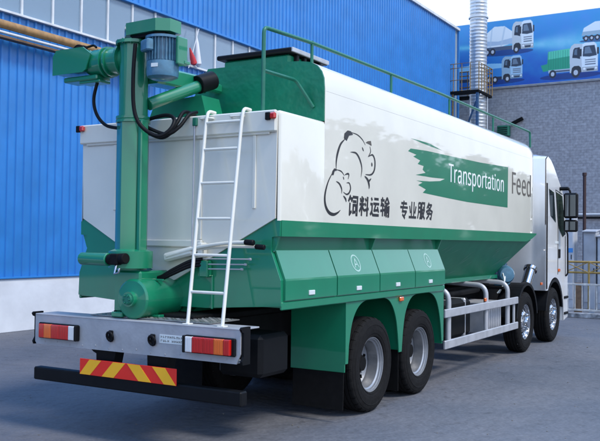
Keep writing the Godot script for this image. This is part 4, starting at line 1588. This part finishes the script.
func hub_mesh(front: bool) -> ArrayMesh:
	var st := begin()
	var X := Vector3(1, 0, 0)
	if front:
		lathe(st, [V(0.098, 0.115), V(0.095, 0.165), V(0.085, 0.18), V(0.0, 0.185)], Vector3.ZERO, X, 28)
	else:
		lathe(st, [V(0.112, -0.09), V(0.108, -0.03), V(0.085, -0.015), V(0.08, 0.015), V(0.0, 0.02)], Vector3.ZERO, X, 28)
	st.generate_normals()
	return st.commit()

func nut_mesh(front: bool) -> ArrayMesh:
	var st := begin()
	var x0 := 0.112 if front else -0.088
	lathe(st, [V(0.019, 0), V(0.018, 0.028), V(0.012, 0.048), V(0.0, 0.05)], Vector3(x0, 0, 0), Vector3(1, 0, 0), 8)
	st.generate_normals()
	return st.commit()

func drum_mesh() -> ArrayMesh:
	var st := begin()
	lathe(st, [V(0.0, -0.10), V(0.245, -0.10), V(0.25, -0.14), V(0.25, -0.30), V(0.1, -0.32), V(0, -0.32)], Vector3.ZERO, Vector3(1, 0, 0), 32)
	st.generate_normals()
	return st.commit()

func wheel_node(front: bool, tm: Mesh, rm: Mesh, hm: Mesh, nm: Mesh, dm: Mesh, dual: bool) -> Node3D:
	var w := Node3D.new()
	w.name = "wheel"
	for e in [["tyre", tm, M.rubber], ["rim", rm, M.chrome if front else M.rim], ["hub", hm, M.chrome if front else M.chassis]]:
		put(e[0], e[1], e[2], w)
	for k in 10:
		var t := TAU * (k + 0.5) / 10
		put("wheel_nut", nm, M.chrome if front else M.rim, w).position = Vector3(0, 0.138 * cos(t), 0.138 * sin(t))
	var d := put("brake_drum", dm, M.chassis, w)
	if front:
		d.position.x = 0.10
	else:
		d.position.x = -0.04
	if dual:
		put("inner_tyre", tm, M.rubber, w).position.x = -0.335
		var st := begin()
		lathe(st, [V(0.30, -0.44), V(0.28, -0.42), V(0.28, -0.22), V(0.30, -0.20)], Vector3.ZERO, Vector3(1, 0, 0), 32)
		obj("inner_rim", st, M.rim, w)
	return w

func build_running_gear() -> void:
	var tm := tyre_mesh()
	var rear := wheel_node(false, tm, rim_mesh(false), hub_mesh(false), nut_mesh(false), drum_mesh(), true)
	var front := wheel_node(true, tm, rim_mesh(true), hub_mesh(true), nut_mesh(true), drum_mesh(), false)
	var turn := 0.3
	for z in [0.0, -1.35]:
		for s in [1, -1]:
			var w := rear.duplicate() as Node3D
			truck.add_child(w, true)
			w.position = Vector3(s * 1.085, 0.529, z)
			w.rotation = Vector3(turn, 0 if s > 0 else PI, 0)
			turn += 0.7
	for z in [-6.16, -8.06]:
		for s in [1, -1]:
			var w := front.duplicate() as Node3D
			truck.add_child(w, true)
			w.position = Vector3(s * 1.075, 0.529, z)
			w.rotation = Vector3(turn, 0 if s > 0 else PI, 0)
			turn += 0.6
	rear.free()
	front.free()
	var st := begin()
	for s in [-1, 1]:
		st = begin()
		box(st, Vector3(s * 0.42, 0.985, -3.3), Vector3(0.08, 0.28, 11.7), 0.01)
		obj("chassis_rail", st, M.chassis, truck)
		st = begin()
		for k in 7:
			box(st, Vector3(s * 0.55, 0.56 + k * 0.022, -0.675), Vector3(0.1, 0.018, 1.5 - k * 0.14), 0.003)
		box(st, Vector3(s * 0.55, 0.78, -0.675), Vector3(0.16, 0.22, 0.24), 0.02)
		obj("leaf_spring", st, M.chassis, truck)
	for z in [2.4, 1.3, -0.67, -2.6, -4.4]:
		st = begin()
		box(st, Vector3(0, 0.99, z), Vector3(0.8, 0.18, 0.1), 0.01)
		obj("cross_member", st, M.chassis, truck)
	for z in [0.0, -1.35, -6.16, -8.06]:
		st = begin()
		cyl(st, Vector3(-0.95, 0.529, z), Vector3(0.95, 0.529, z), 0.085, 14)
		if z > -2.0:
			lathe(st, [V(0.0, -0.24), V(0.14, -0.2), V(0.24, -0.06), V(0.24, 0.06), V(0.14, 0.2), V(0.0, 0.24)], Vector3(0, 0.53, z), Vector3(0, 0, 1), 18)
		obj("axle", st, M.chassis, truck)
	st = begin()
	cyl(st, Vector3(0, 0.66, -0.2), Vector3(0, 0.72, -5.5), 0.06, 12)
	obj("drive_shaft", st, M.chassis, truck)
	# air tanks and a box behind the bumper
	st = begin()
	box(st, Vector3(0.80, 0.82, 1.75), Vector3(0.5, 0.40, 0.5), 0.04)
	obj("tool_box", st, M.black, truck)
	st = begin()
	cyl(st, Vector3(-0.9, 0.85, 1.2), Vector3(-0.9, 0.85, 2.1), 0.14, 18)
	obj("air_tank", st, M.black, truck)
	st = begin()
	box(st, Vector3(0, 1.16, -2.0), Vector3(1.0, 0.06, 8.6), 0.01)
	obj("sub_frame", st, M.chassis, truck)

func build_side_guard() -> void:
	var g := sub("side_guard", truck)
	var st: SurfaceTool
	for y in [0.945, 0.525]:
		st = begin()
		box(st, Vector3(1.235, y, -3.85), Vector3(0.035, 0.115, 3.38), 0.008)
		obj("rail", st, M.silver, g)
	for z in [-2.42, -4.02, -5.13]:
		st = begin()
		tube(st, fillet([Vector3(1.19, 0.46, z), Vector3(1.19, 1.25, z), Vector3(0.46, 1.28, z)], 0.16, 7), 0.038, 12)
		obj("bent_tube", st, M.silver, g)
	st = begin()
	box(st, Vector3(1.205, 0.735, -5.43), Vector3(0.03, 0.5, 0.07), 0.006)
	obj("end_post", st, M.silver, g)
	# things hung on the frame behind the guard
	st = begin()
	box(st, Vector3(0.80, 0.80, -3.1), Vector3(0.56, 0.56, 1.15), 0.06)
	var ft := obj("fuel_tank", st, M.chassis, truck)
	for z in [-2.8, -3.4]:
		st = begin()
		box(st, Vector3(0.80, 0.80, z), Vector3(0.575, 0.575, 0.05), 0.06)
		obj("strap", st, M.silver, ft)
	st = begin()
	box(st, Vector3(0.84, 0.70, -4.72), Vector3(0.5, 0.46, 0.72), 0.02)
	var bb := obj("battery_box", st, M.silver, truck)
	for k in 7:
		st = begin()
		box(st, Vector3(1.10, 0.70, -4.44 - k * 0.095), Vector3(0.03, 0.42, 0.035), 0.008)
		obj("cover_rib", st, M.silver, bb)
	st = begin()
	box(st, Vector3(0.84, 0.945, -4.72), Vector3(0.54, 0.03, 0.76), 0.008)
	obj("cover_lid", st, M.silver, bb)
	st = begin()
	box(st, Vector3(1.20, 1.035, -3.97), Vector3(0.03, 0.055, 0.09), 0.008)
	obj("side_marker", st, M.lens_amber, truck)
	st = begin()
	cyl(st, Vector3(0.72, 1.10, -3.0), Vector3(0.72, 1.13, -5.0), 0.05, 12)
	cyl(st, Vector3(0.6, 1.17, -2.6), Vector3(0.6, 1.17, -5.6), 0.035, 12)
	obj("hydraulic_pipe", st, M.chassis, truck)
	# blue pump motor and the silver air intake
	var pm := sub("pump_motor", truck, Vector3(0.86, 1.36, -5.9))
	st = begin()
	lathe(st, [V(0, -0.26), V(0.12, -0.26), V(0.15, -0.22), V(0.15, 0.2), V(0.12, 0.25), V(0, 0.26)], Vector3.ZERO, Vector3(0.6, 0, 0.8), 24)
	obj("motor_case", st, M.motor_blue, pm)
	st = begin()
	for k in 5:
		lathe(st, [V(0.15, 0), V(0.162, 0.004), V(0.162, 0.02), V(0.15, 0.024)], Vector3(0.6, 0, 0.8) * (-0.16 + k * 0.075), Vector3(0.6, 0, 0.8), 24)
	box(st, Vector3(0, 0.16, 0), Vector3(0.14, 0.07, 0.14), 0.01)
	box(st, Vector3(0, -0.17, 0), Vector3(0.2, 0.05, 0.3), 0.01)
	obj("cooling_ribs", st, M.motor_blue, pm)
	st = begin()
	box(st, Vector3(0.66, 1.14, -5.85), Vector3(0.7, 0.05, 0.7), 0.01)
	obj("pump_shelf", st, M.chassis, truck)
	st = begin()
	cyl(st, Vector3(1.0, 1.14, -6.9), Vector3(1.02, 1.42, -7.1), 0.10, 20)
	lathe(st, [V(0.10, 0), V(0.125, 0.0), V(0.125, 0.06), V(0.09, 0.09), V(0, 0.10)], Vector3(1.02, 1.40, -7.09), Vector3(0.02, 0.28, -0.2), 20)
	obj("exhaust_silencer", st, M.chrome, truck)
	for k in 2:
		st = begin()
		tube(st, spline([Vector3(0.9, 1.05, -5.5 - k * 0.1), Vector3(1.0, 1.22, -5.55), Vector3(0.95, 1.38, -5.65 - k * 0.1), Vector3(0.86, 1.45, -5.8)], 6), 0.012, 8)
		obj("air_line", st, M.sticker, truck)
	# mudguards of the two steering axles
	for z in [-6.16, -8.06]:
		for s in [-1.0, 1.0]:
			st = begin()
			var outer := arc(Vector2(z, 0.55), 0.66, 8, 172, 20)
			var inner := arc(Vector2(z, 0.55), 0.645, 172, 8, 20)
			slab(st, outer + inner, Vector3(s * 0.86, 0, 0), Vector3(0, 0, 1), Vector3.UP, Vector3(s * 0.36, 0, 0))
			var lip := arc(Vector2(z, 0.55), 0.665, 8, 172, 20) + arc(Vector2(z, 0.55), 0.615, 172, 8, 20)
			slab(st, lip, Vector3(s * 1.215, 0, 0), Vector3(0, 0, 1), Vector3.UP, Vector3(s * 0.02, 0, 0))
			obj("front_mudguard", st, M.black, truck)
	st = begin()
	box(st, Vector3(1.22, 1.16, -7.13), Vector3(0.03, 0.05, 0.1), 0.008)
	obj("side_marker", st, M.lens_amber, truck)

func build_cab() -> void:
	var c := sub("cab", truck)
	var st := begin()
	# side outline (z, y), with the wheel arch cut out
	var out := [V(-7.38, 1.02), V(-7.38, 3.50), V(-7.50, 3.56), V(-7.75, 3.50), V(-7.95, 3.40), V(-8.35, 3.15), V(-8.62, 2.98), V(-8.80, 2.78), V(-9.02, 2.05), V(-9.10, 1.70), V(-9.12, 0.42), V(-8.78, 0.36), V(-8.755, 0.62)]
	var arch := arc(Vector2(-8.06, 0.55), 0.70, 176, 42, 18)
	for p in arch:
		out.append(p)
	var inset := [[1.235, 0.0], [1.225, 0.03], [1.19, 0.06], [1.10, 0.10], [0.95, 0.13], [0.0, 0.16]]
	# shells: sides drawn in toward the middle so that every edge is rounded
	var mid := Vector2(-8.2, 2.0)
	var rings := []
	for e in inset:
		var ring := []
		for p in out:
			var q: Vector2 = p
			var d: Vector2 = (mid - q)
			var k: float = e[1]
			var edge: bool = q.x > -7.6 or q.y < 1.3 and q.x > -8.78
			if edge:
				k = 0.0
			# grow outward instead of shrinking: the middle of the nose stands proud
			ring.append(q - d.normalized() * k)
		rings.append(ring)
	for s in [-1.0, 1.0]:
		# side sheet
		slab(st, out, Vector3(s * 1.215, 0, 0), Vector3(0, 0, 1), Vector3.UP, Vector3(s * 0.02, 0, 0))
		for i in range(inset.size() - 1):
			for k in out.size():
				var k2 := (k + 1) % out.size()
				var A: Vector2 = rings[i][k]
				var B: Vector2 = rings[i][k2]
				var C: Vector2 = rings[i + 1][k2]
				var D: Vector2 = rings[i + 1][k]
				var xa: float = inset[i][0] * s
				var xb: float = inset[i + 1][0] * s
				if out[k].y < 1.3 and out[k].x > -8.77 and out[k2].x > -8.77 and i > 2 and out[k].x < -7.4:
					continue
				var h := Vector2(A.x - mid.x, A.y - mid.y)
				st.set_smooth_group(4)
				quad(st, Vector3(xa, A.y, A.x), Vector3(xa, B.y, B.x), Vector3(xb, C.y, C.x), Vector3(xb, D.y, D.x), Vector3(s * 0.4, h.y, h.x))
	st.set_smooth_group(-1)
	obj("shell", st, M.cab_white, c)
	for s in [-1.0, 1.0]:
		var X := Vector3(s * 1.2335, 0, 0)
		var Z := Vector3(0, 0, 1)
		st = begin()
		slab(st, [V(-7.40, 1.05), V(-7.40, 3.05), V(-7.47, 3.05), V(-7.47, 1.05)], X, Z, Vector3.UP, Vector3(s * 0.012, 0, 0))
		obj("rear_edge_seal", st, M.black, c)
		st = begin()
		slab(st, [V(-7.58, 2.95), V(-7.95, 2.90), V(-8.10, 2.32), V(-7.70, 2.44)], X, Z, Vector3.UP, Vector3(s * 0.008, 0, 0))
		obj("quarter_window", st, M.cab_glass, c)
		st = begin()
		slab(st, [V(-8.12, 2.92), V(-8.62, 2.86), V(-8.88, 2.10), V(-8.66, 2.04), V(-8.33, 2.22)], X, Z, Vector3.UP, Vector3(s * 0.008, 0, 0))
		obj("door_window", st, M.cab_glass, c)
		for q in [[V(-8.28, 1.30), V(-8.28, 2.28), V(-8.09, 2.96), V(-8.62, 2.90)], [V(-8.88, 2.06), V(-8.90, 1.25)]]:
			st = begin()
			var pq := []
			for w in q:
				pq.append(Vector3(s * 1.236, w.y, w.x))
			tube(st, pq, 0.008, 6)
			obj("door_seam", st, M.chassis, c)
		for q in []:
			tube(st, [Vector3(s * 1.236, q[0].y, q[0].x), Vector3(s * 1.236, q[1].y, q[1].x)], 0.008, 6)
		st = begin()
		box(st, Vector3(s * 1.243, 1.71, -8.38), Vector3(0.03, 0.18, 0.10), 0.01)
		obj("door_handle", st, M.black, c)
		st = begin()
		box(st, Vector3(s * 1.24, 1.38, -8.37), Vector3(0.03, 0.06, 0.14), 0.012)
		obj("turn_lamp", st, M.lens_amber, c)
		st = begin()
		box(st, Vector3(s * 1.238, 1.93, -8.20), Vector3(0.006, 0.05, 0.26), 0.002)
		obj("badge", st, M.sticker, c)
		st = begin()
		tube(st, fillet([Vector3(s * 1.24, 1.25, -8.93), Vector3(s * 1.275, 1.3, -8.95), Vector3(s * 1.275, 2.1, -8.93), Vector3(s * 1.24, 2.2, -8.90)], 0.03, 4), 0.017, 8)
		obj("grab_bar", st, M.black, c)
		for y in [0.50, 0.82]:
			st = begin()
			box(st, Vector3(s * 1.20, y, -8.95), Vector3(0.12, 0.05, 0.30), 0.012)
			obj("step", st, M.chassis, c)
		# mirrors on their arm
		var m := sub("mirror_set", truck)
		st = begin()
		tube(st, fillet([Vector3(s * 1.2, 2.98, -8.45), Vector3(s * 1.30, 3.02, -8.45), Vector3(s * 1.44, 2.98, -8.42), Vector3(s * 1.45, 2.2, -8.40)], 0.08, 5), 0.022, 8)
		box(st, Vector3(s * 1.30, 3.0, -8.44), Vector3(0.24, 0.07, 0.10), 0.025)
		obj("mirror_arm", st, M.black, m)
		st = begin()
		box(st, Vector3(s * 1.46, 2.66, -8.40), Vector3(0.27, 0.50, 0.13), 0.03)
		obj("main_mirror", st, M.black, m)
		st = begin()
		box(st, Vector3(s * 1.46, 2.26, -8.40), Vector3(0.26, 0.24, 0.13), 0.03)
		obj("wide_mirror", st, M.black, m)
		st = begin()
		box(st, Vector3(s * 1.46, 2.66, -8.333), Vector3(0.20, 0.42, 0.006), 0.002)
		obj("mirror_glass", st, M.mirror, m)
		st = begin()
		box(st, Vector3(s * 1.46, 2.26, -8.333), Vector3(0.19, 0.17, 0.006), 0.002)
		obj("mirror_glass", st, M.mirror, m)
	st = begin()
	slab(st, [V(-1.0, 2.12), V(-0.95, 2.78), V(0.95, 2.78), V(1.0, 2.12)], Vector3(0, 0.35, -9.25), Vector3.RIGHT, Vector3(0, 1.0, 0.3).normalized(), Vector3(0, 0.003, -0.012))
	obj("windscreen", st, M.cab_glass, c)
	st = begin()
	box(st, Vector3(0, 0.62, -9.2), Vector3(2.3, 0.42, 0.2), 0.05)
	obj("front_bumper", st, M.cab_white, c)

# ------------------------------------------------------------------ yard things on the right
func build_fence() -> void:
	var f := thing("white_fence", "low white picket barrier on a chipped white kerb beyond the cab", "fence", Vector3(0.05, 0, -13.85))
	var st := begin()
	box(st, Vector3(2.1, 0.065, 0), Vector3(4.4, 0.13, 0.22), 0.015)
	obj("kerb", st, M.kerb_white, f)
	for y in [0.86, 0.20]:
		st = begin()
		box(st, Vector3(2.1, y, 0), Vector3(4.3, 0.05, 0.04), 0.006)
		obj("rail", st, M.fence_white, f)
	for k in 24:
		st = begin()
		box(st, Vector3(0.10 + k * 0.18, 0.53, 0), Vector3(0.026, 0.63, 0.026), 0.004)
		obj("picket", st, M.fence_white, f)
	for x in [0.0, 2.1, 4.2]:
		st = begin()
		box(st, Vector3(x, 0.55, 0), Vector3(0.07, 0.86, 0.07), 0.008)
		obj("post", st, M.fence_white, f)

func build_yard_things() -> void:
	var g := thing("yellow_railing", "yellow tube railing with crossed braces before the grey cabinets", "railing", Vector3(-0.5, 0, -16.0))
	var st: SurfaceTool
	for y in [1.40, 1.10]:
		st = begin()
		tube(st, [Vector3(0, y, 0), Vector3(4.2, y, 0)], 0.03, 8)
		obj("rail", st, M.yellow_paint, g)
	for k in 7:
		st = begin()
		tube(st, [Vector3(0.05 + k * 0.68, 0, 0), Vector3(0.05 + k * 0.68, 1.42, 0)], 0.03, 8)
		obj("post", st, M.yellow_paint, g)
	for k in 6:
		st = begin()
		tube(st, [Vector3(0.05 + k * 0.68, 1.10, 0.0), Vector3(0.73 + k * 0.68, 1.40, 0.0)], 0.014, 6)
		tube(st, [Vector3(0.05 + k * 0.68, 1.40, 0.02), Vector3(0.73 + k * 0.68, 1.10, 0.02)], 0.014, 6)
		obj("cross_brace", st, M.yellow_paint, g)
	for e in [["tall pale grey cabinet with a small blue notice", -0.62, 0.46, 3.05, "cabinet_pale"], ["grey steel cabinet with a sloping lid, tallest beside the pale cabinet", 0.06, 0.36, 2.28, "cabinet_grey"], ["wide low grey cabinet at the end of the cabinet row", 0.64, 0.72, 2.14, "cabinet_pale"]]:
		var w: float = e[2]
		var h: float = e[3]
		var c := thing("equipment_cabinet", e[0], "cabinet", Vector3(e[1], 0, -16.9), "cabinets behind the yellow railing")
		st = begin()
		box(st, Vector3(0, h * 0.5, -0.25), Vector3(w, h, 0.5), 0.015)
		obj("case", st, M[e[4]], c)
		st = begin()
		box(st, Vector3(0, h * 0.52, 0.008), Vector3(w - 0.05, h * 0.86, 0.018), 0.006)
		obj("door", st, M[e[4]], c)
		st = begin()
		box(st, Vector3(w * 0.36, h * 0.5, 0.026), Vector3(0.02, 0.14, 0.02), 0.004)
		obj("handle", st, M.chassis, c)
		st = begin()
		box(st, Vector3(0, h + 0.025, -0.22), Vector3(w + 0.05, 0.04, 0.62), 0.01, Basis(Vector3.RIGHT, 0.10))
		obj("roof", st, M.cabinet_grey, c)
		if w > 0.4 and w < 0.5:
			st = begin()
			box(st, Vector3(0.12, 1.72, 0.02), Vector3(0.18, 0.13, 0.006), 0.002)
			obj("blue_notice", st, M.sign_blue, c)
	var p := thing("standpipe", "dark red upright pipe rising behind the pale grey cabinet", "pipe", Vector3(-0.30, 0, -17.9))
	st = begin()
	cyl(st, Vector3(0, 0, 0), Vector3(0, 4.05, 0), 0.05, 12)
	obj("pipe", st, M.dark_red, p)
	st = begin()
	cyl(st, Vector3(0, 4.0, 0), Vector3(0, 4.1, 0), 0.065, 12)
	obj("cap", st, M.dark_red, p)
	# stacked boards seen through the pickets
	var r := RandomNumberGenerator.new()
	r.seed = 3
	for k in 6:
		var b := thing("leaning_board", ["weathered brown board leaning behind the white picket barrier", "grey painted board leaning behind the white picket barrier", "ochre rusty board leaning behind the white picket barrier"][k % 3], "board", Vector3(0.15 + k * 0.34, 0.0, -15.0 - 0.1 * (k % 2)), "boards behind the picket barrier")
		st = begin()
		var hh := r.randf_range(0.7, 1.0)
		box(st, Vector3(0, hh * 0.5, -0.06), Vector3(r.randf_range(0.14, 0.24), hh, 0.03), 0.004, Basis(Vector3.RIGHT, -0.1))
		obj("plank", st, M.pipe_brown if k % 3 == 0 else (M.cabinet_grey if k % 3 == 1 else M.rust_yellow), b)
		st = begin()
		box(st, Vector3(0, 0.12, -0.03), Vector3(0.12, 0.04, 0.05), 0.004, Basis(Vector3.RIGHT, -0.1))
		obj("batten", st, M.pipe_brown, b)

# trees across the road: out of frame, mirrored in the tank
func crown_mesh(sd: int, r: float, h: float) -> ArrayMesh:
	var g := RandomNumberGenerator.new()
	g.seed = sd
	var st := SurfaceTool.new()
	st.begin(Mesh.PRIMITIVE_TRIANGLES)
	var clumps := []
	for i in 46:
		var y := g.randf_range(0.0, 1.0)
		var rr := r * sqrt(sin(PI * (0.12 + 0.83 * y))) * sqrt(g.randf())
		var a := g.randf() * TAU
		clumps.append([Vector3(cos(a) * rr, y * h, sin(a) * rr), g.randf_range(0.55, 1.0)])
	for c in clumps:
		var col := Color(g.randf_range(0.05, 0.13), g.randf_range(0.085, 0.14), g.randf_range(0.015, 0.035))
		for k in 55:
			var d: Vector3 = Vector3(g.randfn(), g.randfn() * 0.7, g.randfn()).normalized() * c[1] * pow(g.randf(), 0.4)
			var p: Vector3 = c[0] + d
			var u := Vector3(g.randfn(), g.randfn(), g.randfn()).normalized()
			var w := u.cross(Vector3(g.randfn(), g.randfn(), g.randfn())).normalized()
			var s := g.randf_range(0.16, 0.32)
			st.set_color(col * g.randf_range(0.8, 1.2))
			for q in [p - u * s, p + w * s * 0.5, p + u * s, p - u * s, p + u * s, p - w * s * 0.5]:
				st.add_vertex(q)
	st.generate_normals()
	return st.commit()

func build_trees() -> void:
	var kinds := []
	for k in 3:
		kinds.append(crown_mesh(300 + k, 2.6 + 0.4 * k, 5.0 + k * 0.8))
	var r := RandomNumberGenerator.new()
	r.seed = 44
	for i in 22:
		var z := -12.0 - i * 4.0 + r.randf_range(-1.0, 1.0)
		var t := thing("roadside_tree", "leafy roadside tree in the row across the yard from the tank", "tree", Vector3(19.0 + r.randf_range(-1.2, 1.2), 0, z), "roadside trees")
		var st := begin()
		lathe(st, [V(0.24, 0), V(0.17, 0.4), V(0.13, 2.4), V(0.06, 5.2)], Vector3.ZERO, Vector3(0.02, 1, 0.01), 10)
		for k in 5:
			var a := k * 1.3
			tube(st, spline([Vector3(0, 2.0 + k * 0.35, 0), Vector3(cos(a) * 0.7, 2.9 + k * 0.4, sin(a) * 0.7), Vector3(cos(a) * 1.5, 4.1 + k * 0.4, sin(a) * 1.5)], 3), 0.05, 6)
		obj("trunk", st, M.bark, t)
		var cr := put("crown", kinds[i % 3], M.leaf, t)
		cr.position.y = 2.0
		cr.rotation.y = r.randf() * TAU
		cr.scale = Vector3.ONE * r.randf_range(0.85, 1.15)

func build_litter() -> void:
	var g := RandomNumberGenerator.new()
	g.seed = 81
	var st := begin()
	for i in 420:
		var x := g.randf_range(-8.0, 6.0)
		var z := g.randf_range(-12.0, 5.5)
		var s := g.randf_range(0.004, 0.012) * (2.2 if g.randf() < 0.06 else 1.0)
		var o := Vector3(x, s * 0.35, z)
		var b := Basis(Vector3(g.randfn(), g.randfn(), g.randfn()).normalized(), g.randf() * TAU)
		var pts := []
		for d in [Vector3(1, 0, 0), Vector3(-1, 0, 0), Vector3(0, 0, 1), Vector3(0, 0, -1), Vector3(0, 1, 0), Vector3(0, -1, 0)]:
			var q: Vector3 = b * d * s * g.randf_range(0.7, 1.3)
			q.y *= 0.6
			pts.append(o + q)
		for a in [0, 1]:
			for c in [2, 3]:
				for e in [4, 5]:
					tri(st, pts[a], pts[c], pts[e], (pts[a] + pts[c] + pts[e]) / 3.0 - o)
	var p := obj("grit", st, M.pebble)
	p.set_meta("kind", "stuff")
	tag(p, "loose grit and small pebbles scattered over the concrete yard", "grit")
